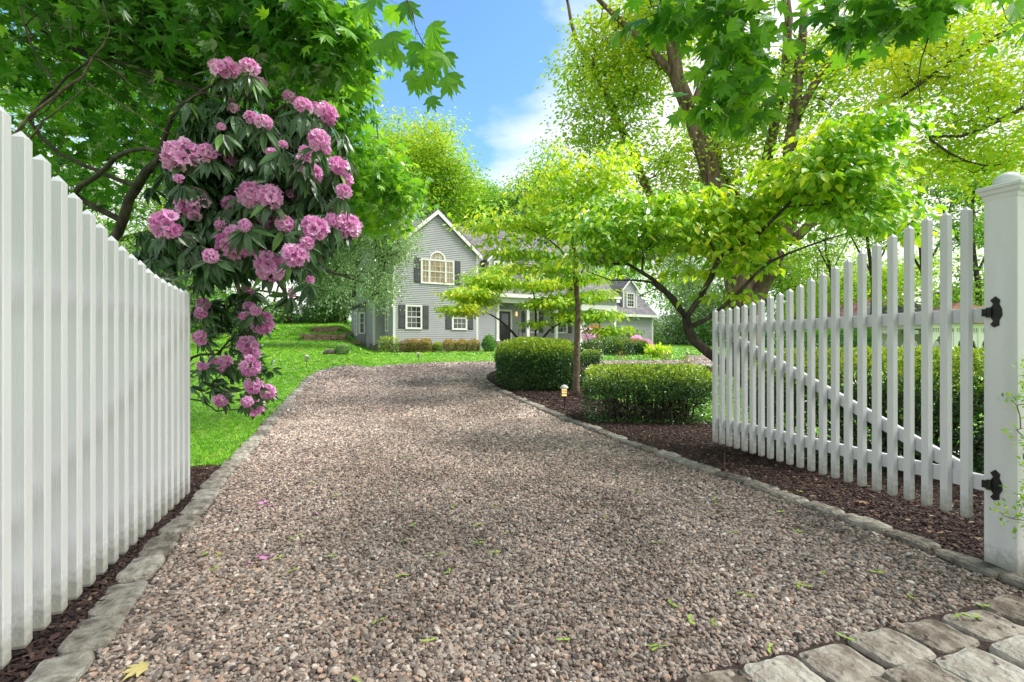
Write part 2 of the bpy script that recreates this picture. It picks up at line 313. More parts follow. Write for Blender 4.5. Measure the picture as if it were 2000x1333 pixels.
# lawn: one sheet to the horizon, fine near, coarse far
xs = np.concatenate([[-400, -250, -160, -110, -80, -60], np.arange(-50, 50.1, .6), [60, 80, 110, 160, 250, 400]])
ys = np.concatenate([[-60, -30, -15], np.arange(-8, 27, .4), np.arange(27, 38, .15), np.arange(38, 95, 1.0), [110, 150, 220, 350, 600]])
GX, GY = np.meshgrid(xs, ys); nx, ny = len(xs), len(ys)
mb = MB(); i = np.arange((nx) * (ny)).reshape(ny, nx)
mb.add(np.column_stack([GX.ravel(), GY.ravel(), terr(GX.ravel(), GY.ravel())]), np.stack([i[:-1, :-1], i[:-1, 1:], i[1:, 1:], i[1:, :-1]], -1).reshape(-1, 4))
lawn = obj('lawn', mb, M['lawn'], smooth=True, kind='structure', label='bright green lawn around the drive and the house')

G2 = lambda L_: np.array([gp(*q)[:2] for q in L_])
LK = G2([(305, 1130), (340, 1080), (372, 1035), (405, 1003), (425, 975), (440, 945), (470, 912), (500, 878), (522, 850), (545, 820), (565, 795), (590, 765), (608, 743), (622, 731), (645, 724), (700, 718), (800, 713), (880, 710), (960, 708)])
d0 = LK[0] - LK[1]; LK = np.concatenate([[LK[0] + d0 * 4.6, LK[0] + d0 * 3, LK[0] + d0 * 1.5], LK]); LK[0] += (.1, 0)
RK = G2([(1840, 1100), (1740, 1057), (1640, 1022), (1540, 985), (1460, 953), (1400, 935), (1350, 918), (1287, 895), (1232, 875), (1182, 855), (1137, 837), (1092, 820), (1035, 794), (1007, 782), (982, 771), (957, 758), (943, 747), (940, 739), (947, 731), (962, 726), (985, 722)])
d1 = nrm(RK[0] - RK[1]); RK = np.concatenate([[RK[0] + d1 * 1.2 + (.25, 0), RK[0] + d1 * .45 + (.06, 0)], RK])
LKs = catmull(LK, .12); RKs = catmull(RK, .12)
far_near = G2([(1050, 716), (1200, 714), (1400, 717), (1480, 722), (1570, 728)])       # near edge of the far branch of the drive
far_far = G2([(1620, 706), (1400, 695.5), (1335, 695), (1345, 702), (1320, 705.5), (1170, 706.5), (1060, 707.5)])
drive_poly = np.concatenate([LKs, far_far[::-1], far_near[::-1], RKs[::-1], [(4.2, 1.2), (3.5, -6), (-4, -6), (-2.2, 0)]])
drive = sheet('gravel_driveway', drive_poly, .012, M['gravel_bed'], .35, kind='structure', label='gravel driveway curving up towards the grey house')

# mulch beds
mul_back = G2([(1080, 718), (1170, 716), (1172, 724), (1148, 728), (1138, 745), (1142, 772), (1162, 783), (1200, 784)])
isl = np.concatenate([RKs[::-1][: -1], [(5.2, 1.6), (9, 2.5), (9, 5.6), (5.5, 6.2), (3.9, 7.2), (2.9, 8.4)], mul_back[::-1][0:]])
sheet('mulch_bed', isl, .02, M['mulch_bed'], .3, kind='structure', label='dark bark mulch bed between the drive and the hedges')
fs = G2([(1172, 716), (1400, 719), (1560, 731), (1560, 742), (1400, 731), (1174, 724)])
sheet('mulch_bed', fs, .024, M['mulch_bed'], .5, kind='structure', label='far strip of mulch along the back of the island')
lft = np.concatenate([catmull(LK[:10], .12), [(-3.6, 5.35), (-4.2, 4.6), (-4.4, 2), (-3.2, -2), (-2, -3)]])
sheet('mulch_bed', lft, .02, M['mulch_bed'], .3, kind='structure', label='mulch strip under the left gate')
hb = [(-7.3, 28.7), (-6.9, 27.6), (-2.0, 30.3), (2.5, 32.4), (2.2, 33.8)]
sheet('mulch_bed', hb, .02, M['mulch_bed'], .4, kind='structure', label='mulch bed under the shrubs along the house front')

# kerb stones, each its own piece
def stone_mesh(l, wd, h, seed, rough=.012):
    """a hewn block: uneven top, worn arrises, bulging sides"""
    r = np.random.default_rng(seed); nx_, ny_ = 9, 7; xs_ = np.linspace(-1, 1, nx_); ys_ = np.linspace(-1, 1, ny_); V = []; 
    ph = r.uniform(0, 6.28, 6); cut = r.uniform(.0, .09, 4); fq = r.uniform(2, 5, 4)
    def rim(x, y):
        k = 1 - .5 * max(0, abs(x) + abs(y) - 1.86 + cut[int(x > 0) * 2 + int(y > 0)] * .8)
        return x * k + .02 * math.sin(y * fq[0] + ph[0]) * abs(x) ** 3, y * k + .03 * math.sin(x * fq[1] + ph[1]) * abs(y) ** 3
    for lev, ins in ((0, .93), (.45, 1.0), (.82, .985)):
        for x in xs_:
            for y in ys_: a, b_ = rim(x, y); V.append((a * l / 2 * ins, b_ * wd / 2 * ins, lev * h - h / 2))
    for x in xs_:
        for y in ys_:
            a, b_ = rim(x, y); e = max(abs(x), abs(y)); z = h / 2 - (.010 if e > .99 else 0) + rough * (.5 * math.sin(x * fq[2] + ph[2]) * math.sin(y * fq[3] + ph[3])) + r.normal(0, rough * .22); k = .95 if e > .99 else 1
            V.append((a * l / 2 * k, b_ * wd / 2 * k, z))
    V = np.array(V); n = nx_ * ny_; V[n:2 * n, :2] += r.normal(0, .002, (n, 2)); id_ = lambda a, b_, c: c * n + a * ny_ + b_; F = []
    for a in range(nx_ - 1):
        for b_ in range(ny_ - 1): F.append((id_(a, b_, 3), id_(a + 1, b_, 3), id_(a + 1, b_ + 1, 3), id_(a, b_ + 1, 3)))
    for c in range(3):
        for a in range(nx_ - 1): F.append((id_(a, 0, c), id_(a + 1, 0, c), id_(a + 1, 0, c + 1), id_(a, 0, c + 1))); F.append((id_(a + 1, ny_ - 1, c), id_(a, ny_ - 1, c), id_(a, ny_ - 1, c + 1), id_(a + 1, ny_ - 1, c + 1)))
        for b_ in range(ny_ - 1): F.append((id_(0, b_ + 1, c), id_(0, b_, c), id_(0, b_, c + 1), id_(0, b_ + 1, c + 1))); F.append((id_(nx_ - 1, b_, c), id_(nx_ - 1, b_ + 1, c), id_(nx_ - 1, b_ + 1, c + 1), id_(nx_ - 1, b_, c + 1)))
    mb = MB(); mb.add(V, F); return mesh_of('stone', mb, False)
def kerb(name, line, side, wd, ln, mat, label, top=.048):
    r = np.random.default_rng(len(name) + int(wd * 100))
    rt = root(name, (line[0][0], line[0][1], 0), label, 'kerb'); rt['kind'] = 'structure'; del rt['category']
    del rt['label']; rt['label'] = label
    ms = []
    for k in range(10):
        me = stone_mesh(ln, wd, .14, 40 + k); me.materials.append(mat); ms.append(me)
    s = np.concatenate([[0], np.cumsum(np.linalg.norm(np.diff(line, axis=0), axis=1))]); pos = 0.02
    while pos < s[-1] - .15:
        f = r.uniform(.82, 1.12); lf = ln * f; m = pos + lf / 2
        c = np.array([np.interp(m, s, line[:, 0]), np.interp(m, s, line[:, 1])]); a = np.array([np.interp(pos, s, line[:, 0]), np.interp(pos, s, line[:, 1])]); b = np.array([np.interp(pos + lf, s, line[:, 0]), np.interp(pos + lf, s, line[:, 1])])
        d = nrm(b - a); nn = np.array([-d[1], d[0]]) * side; c = (a + b) / 2 + nn * wd * .5 + r.normal(0, .006, 2)
        sc_ = np.linalg.norm(b - a) / ln
        mt = Matrix.Translation(Vector((c[0] - rt.location.x, c[1] - rt.location.y, float(terr(c[0], c[1])) + top - .07 + r.normal(0, .005)))) @ Matrix.Rotation(math.atan2(d[1], d[0]) + r.normal(0, .02) + (math.pi if r.random() < .5 else 0), 4, 'Z') @ Matrix.Rotation(r.normal(0, .035), 4, 'X') @ Matrix.Diagonal((sc_ * .985, r.uniform(.94, 1.05), 1, 1))
        inst('stone', ms[r.integers(10)], rt, mt); pos += lf + .006
    return rt
kerb('driveway_kerb', LKs[:], 1, .19, .37, M['stone'], 'left kerb of rough grey granite stones between gravel and lawn')
kerb('driveway_kerb', RKs[:], -1, .17, .33, M['stone'], 'right kerb of rough grey granite stones curving round the mulch island', .058)
ff = catmull(G2([(960, 708), (1060, 707.3), (1170, 706.3), (1320, 705.3)]), .2)
kerb('driveway_kerb', ff, 1, .14, .33, M['stone'], 'thin far kerb between the drive and the lawn strip in front of the porch', .04)
kerb('driveway_kerb', catmull(G2([(1050, 716), (1200, 714), (1400, 717), (1480, 722)]), .2), -1, .12, .33, M['stone'], 'thin far kerb along the back of the mulch island', .03)

# cobblestone apron at the gateway
gdir = nrm(np.array([1.013, .327])); gn = np.array([gdir[1], -gdir[0]]); O2 = np.array([1.017, 2.093])
ap = root('cobblestone_apron', (O2[0], O2[1], 0), 'apron of large worn cobblestones at the bottom right of the drive', 'x'); del ap['category']; ap['kind'] = 'structure'
cm = []
for k in range(8):
    me = stone_mesh(.305, .226, .12, 90 + k, .007); me.materials.append(M['cobble']); cm.append(me)
mb = MB(); q = [O2 + gdir * a + gn * b for a, b in ((-3.4, -.02), (3.6, -.02), (3.6, 1.6), (-3.4, 1.6))]
mb.add([(p[0], p[1], .019) for p in q], [(0, 1, 2, 3)]); obj('joint_sand', mb, M['mulch_bed'], ap)
r = np.random.default_rng(3)
for row in range(6):
    t = -3.2 + (.15 if row % 2 else 0)
    while t < 3.4:
        lf = r.uniform(.9, 1.1); c = O2 + gdir * (t + .155 * lf) + gn * (.12 + row * .232) + r.normal(0, .008, 2)
        mt = Matrix.Translation(Vector((c[0] - O2[0], c[1] - O2[1], .02 - .03 + r.normal(0, .005)))) @ Matrix.Rotation(math.atan2(gdir[1], gdir[0]) + r.normal(0, .035), 4, 'Z') @ Matrix.Rotation(r.normal(0, .02), 4, 'X') @ Matrix.Rotation(r.normal(0, .02), 4, 'Y') @ Matrix.Diagonal((lf * .97, r.uniform(.94, 1.02), 1, 1))
        inst('cobblestone', cm[r.integers(8)], ap, mt); t += .315 * lf

# ---- scattered pebbles, bark chips and grass tufts (uncountable): geometry nodes instances on real points
def scatter(name, pts, rot, scl, sources, label, mat_src=None):
    mb = MB(); me = bpy.data.meshes.new(name); me.vertices.add(len(pts)); me.vertices.foreach_set('co', pts.astype(np.float32).ravel())
    for nm, arr, ty in (('rot', rot, 'FLOAT_VECTOR'), ('scl', scl, 'FLOAT_VECTOR')):
        a = me.attributes.new(nm, ty, 'POINT'); a.data.foreach_set('vector', arr.astype(np.float32).ravel())
    a = me.attributes.new('pick', 'INT', 'POINT'); a.data.foreach_set('value', rng.integers(0, len(sources), len(pts)).astype(np.int32))
    o = bpy.data.objects.new(name, me); C.objects.link(o); o['kind'] = 'stuff'; o['label'] = label
    col = bpy.data.collections.new(name + '_source')
    for k, s in enumerate(sources):
        so = bpy.data.objects.new('%s_piece' % name, s); col.objects.link(so)
    g = bpy.data.node_groups.new(name, 'GeometryNodeTree'); g.interface.new_socket('Geometry', in_out='INPUT', socket_type='NodeSocketGeometry'); g.interface.new_socket('Geometry', in_out='OUTPUT', socket_type='NodeSocketGeometry')
    n = g.nodes; l = g.links; gi = n.new('NodeGroupInput'); go = n.new('NodeGroupOutput'); ci = n.new('GeometryNodeCollectionInfo'); ci.inputs['Collection'].default_value = col
    ci.inputs['Separate Children'].default_value = True; ci.inputs['Reset Children'].default_value = True
    ip = n.new('GeometryNodeInstanceOnPoints'); ip.inputs['Pick Instance'].default_value = True
    def att(nm, ty):
        q = n.new('GeometryNodeInputNamedAttribute'); q.data_type = ty; q.inputs['Name'].default_value = nm; return q.outputs[0]
    er = n.new('FunctionNodeEulerToRotation'); l.new(att('rot', 'FLOAT_VECTOR'), er.inputs[0])
    l.new(gi.outputs[0], ip.inputs['Points']); l.new(ci.outputs[0], ip.inputs['Instance']); l.new(er.outputs[0], ip.inputs['Rotation'])
    l.new(att('scl', 'FLOAT_VECTOR'), ip.inputs['Scale']); l.new(att('pick', 'INT'), ip.inputs['Instance Index']); l.new(ip.outputs[0], go.inputs[0])
    md = o.modifiers.new('scatter', 'NODES'); md.node_group = g
    return o
def icos(seed, sx_, sy_, sz_):
    import bmesh
    bm = bmesh.new(); bmesh.ops.create_icosphere(bm, subdivisions=2, radius=.5); r = np.random.default_rng(seed)
    k = r.normal(0, 1, (3, 3)); k2 = r.normal(0, 1, (9, 3))
    for v in bm.verts:
        c = np.array(v.co); f = 1 + .13 * math.sin(c @ k[0] * 3 + seed) + .12 * math.sin(c @ k[1] * 4)
        pl = nrm(k2); c = c.copy()
        for q in pl: dd = c @ q - .36; c = c - q * max(dd, 0) * .9
        v.co = Vector(c * f * (sx_, sy_, sz_))
    me = bpy.data.meshes.new('pebble'); bm.to_mesh(me); bm.free(); me.materials.append(M['pebble'])
    me.polygons.foreach_set('use_smooth', np.zeros(len(me.polygons), bool)); return me
def rpts(poly, n, y0, y1, dens=None, x0=-9, x1=9):
    p = np.column_stack([rng.uniform(x0, x1, n), rng.uniform(y0, y1, n)]); return p[inpoly(p, poly)]
def jgrid(poly, s, y0, y1, x0=-9, x1=9, j=.42):
    gx, gy = np.meshgrid(np.arange(x0, x1, s), np.arange(y0, y1, s)); gx[1::2] += s / 2
    p = np.stack([gx.ravel(), gy.ravel()], 1) + rng.uniform(-j, j, (gx.size, 2)) * s; return p[inpoly(p, poly)]
inview = lambda p, m=.25: p[(abs(p[:, 0]) < (p[:, 1]) * (1000 / 944) + m)]
dp = np.concatenate([LKs, G2([(960, 709)]), far_near[:1], RKs[::-1], [(4.2, 1.2), (3.5, -1), (-2.0, -1)]])
near_poly = drive_poly
layers = []
for s, y0, y1, sz in ((.0148, 1.75, 3.6, .0225), (.0160, 3.6, 5.6, .0225), (.0215, 5.6, 8.5, .028), (.033, 8.5, 13, .038), (.050, 13, 19, .056), (.075, 19, 31, .088)):
    p = inview(jgrid(near_poly, s, y0, y1, -14, 20) if y0 > 12 else jgrid(near_poly, s, y0, y1)); ed = O2[None]; t_ = (p - ed) @ gn; p = p[(t_ < -.015) | (rng.random(len(p)) < .012)]
    layers.append((p, np.full(len(p), sz)))
    if y1 < 6: q_ = p[rng.random(len(p)) < .22] + rng.normal(0, s * .5, (1, 2)); layers.append((q_, np.full(len(q_), sz * 1.02) * -1))
pp = np.concatenate([a for a, b in layers]); ss = np.concatenate([b for a, b in layers]); up = (ss < 0) * .009; ss = abs(ss)
on_apron = ((pp - O2) @ gn > 0)
z = terr(pp[:, 0], pp[:, 1]) + .012 + rng.uniform(-.003, .006, len(pp)) + up + on_apron * .034
sc3 = ss[:, None] * np.exp(rng.normal(0, .30, (len(pp), 1))).clip(.55, 1.7) * rng.uniform(.85, 1.15, (len(pp), 3)) * np.array([1, 1, 1.0])
rot = np.column_stack([rng.normal(0, .35, len(pp)), rng.normal(0, .35, len(pp)), rng.uniform(0, 6.28, len(pp))])
print('pebbles', len(pp))
scatter('gravel', np.column_stack([pp, z]), rot, sc3, [icos(k, 1.05 + .3 * (k % 3 == 0), .80, .55 + .14 * (k % 2)) for k in range(12)], 'rounded brown and grey pebbles covering the driveway')
# bark chips
def offk(p, line, dmin):
    d = np.full(len(p), 1e9)
    for q in line[::2]: d = np.minimum(d, np.hypot(p[:, 0] - q[0], p[:, 1] - q[1]))
    return d > dmin
def chip(seed):
    r = np.random.default_rng(seed); mb = MB(); l_, w_ = r.uniform(.02, .05), r.uniform(.005, .012)
    a = np.array([[-l_ / 2, 0, 0], [-l_ * .2, w_, .002], [l_ * .35, w_ * .8, .001], [l_ / 2, w_ * .1, 0], [l_ * .2, -w_ * .6, .001], [-l_ * .3, -w_ * .5, 0]]) + r.normal(0, .0012, (6, 3))
    mb.loft([a, a + (0, 0, .004)]); me = mesh_of('bark_chip', mb); me.materials.append(M['mulch_chip']); return me
mp_ = [inview(jgrid(lft, .021, 1.0, 5.4)), inview(jgrid(isl, .024, 2.2, 8)), inview(jgrid(isl, .05, 8, 17)), inview(jgrid(np.array(fs), .12, 14, 24))]
szs = [.85, .9, 1.6, 2.4]
pp = np.concatenate(mp_); ss = np.concatenate([np.full(len(a), b) for a, b in zip(mp_, szs)]) * rng.uniform(.7, 1.5, len(pp))
kp = offk(pp, LKs, .18) & offk(pp, RKs, .155); pp = pp[kp]; ss = ss[kp]
rot = np.column_stack([rng.normal(0, .3, len(pp)), rng.normal(0, .3, len(pp)), rng.uniform(0, 6.28, len(pp))])
print('chips', len(pp))
scatter('bark_mulch', np.column_stack([pp, terr(pp[:, 0], pp[:, 1]) + .024 + rng.uniform(0, .01, len(pp))]), rot, np.repeat(ss[:, None], 3, 1), [chip(k) for k in range(7)], 'shredded dark red brown bark chips in the beds')
# grass
def tuft(seed, nb, sp, h):
    r = np.random.default_rng(seed); V = []; F = []
    for k in range(nb):
        b = np.append(r.normal(0, sp, 2), 0); a = r.uniform(0, 6.28); lean = r.uniform(.2, 1.0) * h; w_ = r.uniform(.0022, .004) * (h / .045); hh = h * r.uniform(.55, 1.1)
        d = np.array([math.cos(a), math.sin(a), 0]); s_ = np.array([-d[1], d[0], 0]); n0 = len(V)
        V += [b - s_ * w_, b + s_ * w_, b + d * lean * .35 + s_ * w_ * .8 + (0, 0, hh * .6), b + d * lean * .35 - s_ * w_ * .8 + (0, 0, hh * .6), b + d * lean + (0, 0, hh)]
        F += [(n0, n0 + 1, n0 + 2, n0 + 3), (n0 + 3, n0 + 2, n0 + 4)]
    mb = MB(); mb.add(V, F); me = mesh_of('grass_tuft', mb); me.materials.append(M['grassblade']); return me
lawnbox = lambda p: ~inpoly(p, drive_poly) & ~inpoly(p, isl) & ~inpoly(p, lft) & ~inpoly(p, fs) & ~inpoly(p, np.array(hb))
big = np.array([(-60, 0), (60, 0), (60, 60), (-60, 60)], float); gl = []
for s, y0, y1, x0, x1, k in ((.033, 4.3, 8.5, -6.5, -1.5, 1.0), (.06, 8.5, 14, -11, -2, 1.7), (.10, 14, 26, -19, 3, 2.7), (.19, 26, 46, -34, 2, 4.6), (.045, 6.0, 10, 2.4, 8, 1.2), (.09, 10, 22, 1, 18, 2.5), (.2, 22, 34, 2, 30, 4.5)):
    p = inview(jgrid(big, s, y0, y1, x0, x1), .1); p = p[lawnbox(p)]; gl.append((p, np.full(len(p), k)))
pp = np.concatenate([a for a, b in gl]); ss = np.concatenate([b for a, b in gl])
kp = offk(pp, LKs, .20) & offk(pp, RKs, .17); pp = pp[kp]; ss = ss[kp] * rng.uniform(.75, 1.25, kp.sum())
print('tufts', len(pp))
rot = np.column_stack([rng.normal(0, .12, len(pp)), rng.normal(0, .12, len(pp)), rng.uniform(0, 6.28, len(pp))])
sc3 = np.column_stack([ss, ss, np.where(ss > 1.6, ss * .62, ss)])
scatter('grass', np.column_stack([pp, terr(pp[:, 0], pp[:, 1])]), rot, sc3, [tuft(k, 13, .016, .042) for k in range(5)], 'short bright green grass of the lawn')

# fallen maple keys, petals and leaves on the gravel
def samara_mesh(seed):
    r = np.random.default_rng(seed); mb = MB(); op = r.uniform(1.9, 2.9)
    for sgn in (-1, 1):
        a = sgn * op / 2; d = np.array([math.sin(a), math.cos(a), 0]); s_ = np.array([d[1], -d[0], 0]) * sgn
        a_ = np.array([d * .001, d * .010 + s_ * .009, d * .028 + s_ * .013, d * .046 + s_ * .008, d * .046 - s_ * .004, d * .024 - s_ * .004, d * .008 - s_ * .006]) + np.array([0, 0, .001])
        a_[:, 2] += r.uniform(0, .006) * np.linspace(0, 1, 7)
        mb.loft([a_, a_ + (0, 0, .0012)])
    mb.tube([(0, 0, .001), (0, -.012, .002), (.004, -.026, .002)], .0008, 4)
    me = mesh_of('maple_key', mb); me.materials.append(M['samara']); return me
sms = [samara_mesh(k) for k in range(5)]
kp_px = [(568, 1052), (590, 1047), (400, 1083), (428, 1084), (418, 1112), (545, 1090), (570, 1115), (648, 1087), (655, 968), (610, 945), (790, 1057), (785, 1123), (740, 1213), (838, 1252), (836, 1085), (860, 1081), (877, 1117), (966, 1080), (935, 1060), (808, 1025), (932, 1025), (875, 957), (965, 990), (885, 990), (700, 1330), (1310, 1180), (1285, 1265), (1275, 1263), (1345, 1210), (1400, 985), (1432, 1040), (1502, 1265), (1555, 1038), (1560, 1143), (1575, 1145), (1610, 1120), (1712, 1118), (1720, 1117), (1650, 1258), (1775, 1165), (1455, 1160), (1875, 1213), (1900, 1218), (1920, 1195), (1390, 1215), (1180, 1010), (1245, 960), (1100, 1250), (1285, 1060), (1030, 955), (950, 900), (800, 895), (720, 880), (640, 900), (1120, 930), (990, 1040), (1390, 955), (1560, 960), (1525, 1000), (1395, 975)]
r = np.random.default_rng(8)
for x, y in kp_px:
    g = gp(x, y, .032); o = bpy.data.objects.new('maple_key', sms[r.integers(5)]); C.objects.link(o); o.location = g; o.rotation_euler = (r.normal(0, .1), r.normal(0, .1), r.uniform(0, 6.28)); s_ = r.uniform(.65, 1.0); o.scale = (s_, s_, s_)
    if (g[:2] - O2) @ gn > 0: o.location.z = .065
    o['label'] = 'small green winged maple key fallen on the ground by the gates'; o['category'] = 'maple seed'; o['group'] = 'maple keys fallen on the gravel'
def petal_mesh(seed):
    r = np.random.default_rng(seed); a = np.linspace(0, 6.28, 11)[:-1]; rr = .016 * (1 + .22 * np.sin(a * 3 + r.uniform(0, 6)))
    top = np.column_stack([rr * np.cos(a), rr * 1.3 * np.sin(a), .004 * np.sin(a * 2) + .006]); mb = MB(); mb.loft([top - (0, 0, .001), top], tint=.4); me = mesh_of('petal', mb, False, None, True); me.materials.append(M['petal']); return me
pms = [petal_mesh(k) for k in range(3)]
for x, y, lab in ((510, 984, 'pale'), (520, 980, ''), (530, 988, ''), (505, 994, ''), (617, 1003, ''), (599, 903, ''), (533, 939, ''), (505, 1088, ''), (520, 1083, ''), (515, 1091, ''), (486, 1101, ''), (529, 1088, '')):
    o = bpy.data.objects.new('fallen_petal', pms[r.integers(3)]); C.objects.link(o); o.location = gp(x, y, .032); o.rotation_euler = (r.normal(0, .3), r.normal(0, .3), r.uniform(0, 6))
    o['label'] = 'pink rhododendron petal lying on the gravel near the left kerb'; o['category'] = 'petal'; o['group'] = 'pink petals fallen on the gravel'
# ------------------------------------------------------------------ gates and post
TOPS = [1.82, 1.815, 1.823, 1.829, 1.838, 1.851, 1.868, 1.897, 1.913, 1.934, 1.961, 1.998, 2.032, 2.072, 2.107, 2.15, 2.19, 2.23, 2.265, 2.293, 2.297, 2.298]
def picket_mesh(h, s=.046, ch=.003):
    a = s / 2; b = a - ch
    oc = np.array([(b, -a), (a, -b), (a, b), (b, a), (-b, a), (-a, b), (-a, -b), (-b, -a)])
    ring = lambda k, z: np.column_stack([oc * k, np.full(8, z)])
    mb = MB(); mb.loft([ring(.80, 0), ring(1, .012), ring(1, h - .030), ring(.97, h - .028), ring(.03, h)]); me = mesh_of('picket', mb); me.materials.append(M['white']); return me
def gate(name, hinge, free, z0, label, behind, npk):
    """hinge, free: xy of the line of the pickets' centres; behind: unit xy from the pickets to the rails"""
    hinge = np.array(hinge); free = np.array(free); d = nrm(free - hinge); Lg = np.linalg.norm(free - hinge); ang = math.atan2(d[1], d[0])
    rt = root(name, (hinge[0], hinge[1], 0), label, 'gate', 'pair of open white picket gates')
    for k in range(npk):
        h = TOPS[k] - z0; me = picket_mesh(h); p = free - d * (k * Lg / (npk - 1))
        inst('picket', me, rt, Matrix.Translation((p[0] - hinge[0], p[1] - hinge[1], z0)) @ Matrix.Rotation(ang, 4, 'Z'))
    n = np.array(behind)
    def beam(nm, pa, pb, hh, th, ex=None):
        a = np.append(pa[0] * np.array([1, 1]), 0)
        A = np.array([*(hinge + d * pa[0] + n * .045), pa[1]]); B = np.array([*(hinge + d * pb[0] + n * .045), pb[1]])
        if ex: A[:2] += n * ex; B[:2] += n * ex
        ax = nrm(B - A); nn = np.array([n[0], n[1], 0]); up_ = np.cross(nn, ax); mb = MB()
        R_ = np.column_stack([ax, nn, up_]); mb.box((A + B) / 2, (np.linalg.norm(B - A), th, hh), R_)
        o = obj(nm, mb, M['white'], rt); bv = o.modifiers.new('bevel', 'BEVEL'); bv.width = .003; bv.segments = 1; return o
    beam('top_rail', (-.11, 1.595), (Lg + .02, 1.595), .094, .038)
    beam('bottom_rail', (-.11, .533), (Lg + .02, .533), .098, .038)
    beam('brace', (.02, .575), (Lg * .98, 1.57), .09, .030, .004)
    return rt, hinge, d, n
HR = np.array([2.93, 3.116]); FR = np.array([2.33, 5.54])
rt, hg, dd, nn = gate('picket_gate', HR, FR, .296, 'right picket gate, swung open in front of the clipped hedge', np.array([.971, .239]), 22)
# hinges on the right gate and post
def hinge_mesh(rt_, at, z, dirx, nrmv):
    """ornate black strap plate on the post face with a knuckle"""
    g = at
    pr = [(-.010, -.092), (-.028, -.075), (-.014, -.052), (-.026, -.03), (-.05, -.022), (-.05, .022), (-.026, .03), (-.014, .052), (-.028, .075), (-.004, .098), (.018, .075), (.014, .05), (.026, .02), (.028, -.02), (.014, -.05), (.014, -.08)]
    ax = np.array([dirx[0], dirx[1], 0]); nv = np.array([nrmv[0], nrmv[1], 0]); mb = MB()
    base = np.array([np.append(g, z) + ax * a + np.array([0, 0, b]) for a, b in pr])
    mb.loft([base - nv * .002, base + nv * .007]); mb.tube([np.append(g, z - .03) - ax * .03 + nv * .016, np.append(g, z + .03) - ax * .03 + nv * .016], .013, 8)
    mb.box(np.append(g, z) - ax * .048 + nv * .014, (.03, .016, .045), np.column_stack([ax, nv, [0, 0, 1]]))
    o = obj('hinge', mb, M['black_iron'], rt_)
PX = np.array([2.937, 3.01]); gl_ = np.array([.927, .375]); gf = np.array([.375, -.927]); W_ = .158
pc = PX + gl_ * W_ / 2 + gf * W_ / 2
post = root('gate_post', (pc[0], pc[1], .03), 'tall square white gate post with moulded cap and ball on top', 'post')
R2 = np.column_stack([np.append(gl_, 0), np.append(-gf, 0), [0, 0, 1]])
mb = MB(); mb.box((pc[0], pc[1], 1.17), (W_, W_, 2.30), R2); o = obj('post_shaft', mb, M['white'], post); bv = o.modifiers.new('bevel', 'BEVEL'); bv.width = .005; bv.segments = 2
mb = MB()
def sq(hw, z): 
    q = np.array([(-1, -1), (1, -1), (1, 1), (-1, 1)]) * hw; v = q[:, :1] * gl_ + q[:, 1:] * (-gf) + pc; return np.column_stack([v, np.full(4, z)])
mb.loft([sq(.081, 2.295), sq(.084, 2.32), sq(.094, 2.332), sq(.098, 2.35), sq(.106, 2.358), sq(.108, 2.374), sq(.103, 2.38), sq(.03, 2.40)]); obj('post_cap', mb, M['white'], post)
mb = MB(); a_ = np.linspace(-1.1, 1.57, 9); mb.lathe([(max(.066 * math.cos(t), .001), 2.408 + .056 * math.sin(t)) for t in a_], (pc[0], pc[1], 0), 20); obj('ball_finial', mb, M['white'], post, smooth=True)
for z_ in (1.605, .545): hinge_mesh(post, PX + gf * .062, z_, gf, -gl_)
mb = MB()
HL = np.array([-1.51, .92]); FL_ = np.array([-2.43, 3.60])
rtl, *_ = gate('picket_gate', FL_ - nrm(FL_ - HL) * 2.53, FL_, .296, 'left picket gate close to the camera, swung open beside the pink rhododendron', np.array([-.943, -.334]), 22)

# ------------------------------------------------------------------ the grey house, in its own frame (u along the front, v into it)
HA = rad(27); HO = (-7.13, 29.0, 0.0)
house = root('house', HO, 'grey clapboard house with white trim, gable and pillared porch at the drive end', 'house', rot=HA, local=True)
def hobj(nm, mb, mat, parent=None, **k): return obj(nm, mb, mat, parent or house, **k)
Tf = lambda v0: (lambda a, b, c: (a, v0 - c, b))
def Ts(u0): return lambda a, b, c: (u0 - c, a, b)       # wall facing -u, a = v
def lap(T, zs, ze, fl, fr, step=.115, name='siding', mat=None, parent=None, rev=False):
    mb = MB(); z = zs
    while z < ze - .01:
        z2 = min(z + step, ze); l1, r1, l2, r2 = fl(z), fr(z), fl(z2), fr(z2)
        if r1 - l1 > .02:
            q = [T(l1, z, .036), T(r1, z, .036), T(r2, z2, .003), T(l2, z2, .003), T(r1, z, 0), T(l1, z, 0)]
            fs_ = [(0, 1, 2, 3), (5, 4, 1, 0)]
            if rev: fs_ = [f[::-1] for f in fs_]
            mb.add(q, fs_)
        z = z2
    return hobj(name, mb, mat or M['siding'], parent, kind='stuff')
def tbox(mb, T, a0, a1, b0, b1, c0, c1):
    lo = np.array(T(a0, b0, c0)); hi = np.array(T(a1, b1, c1)); mb.b2(np.minimum(lo, hi), np.maximum(lo, hi)); return mb
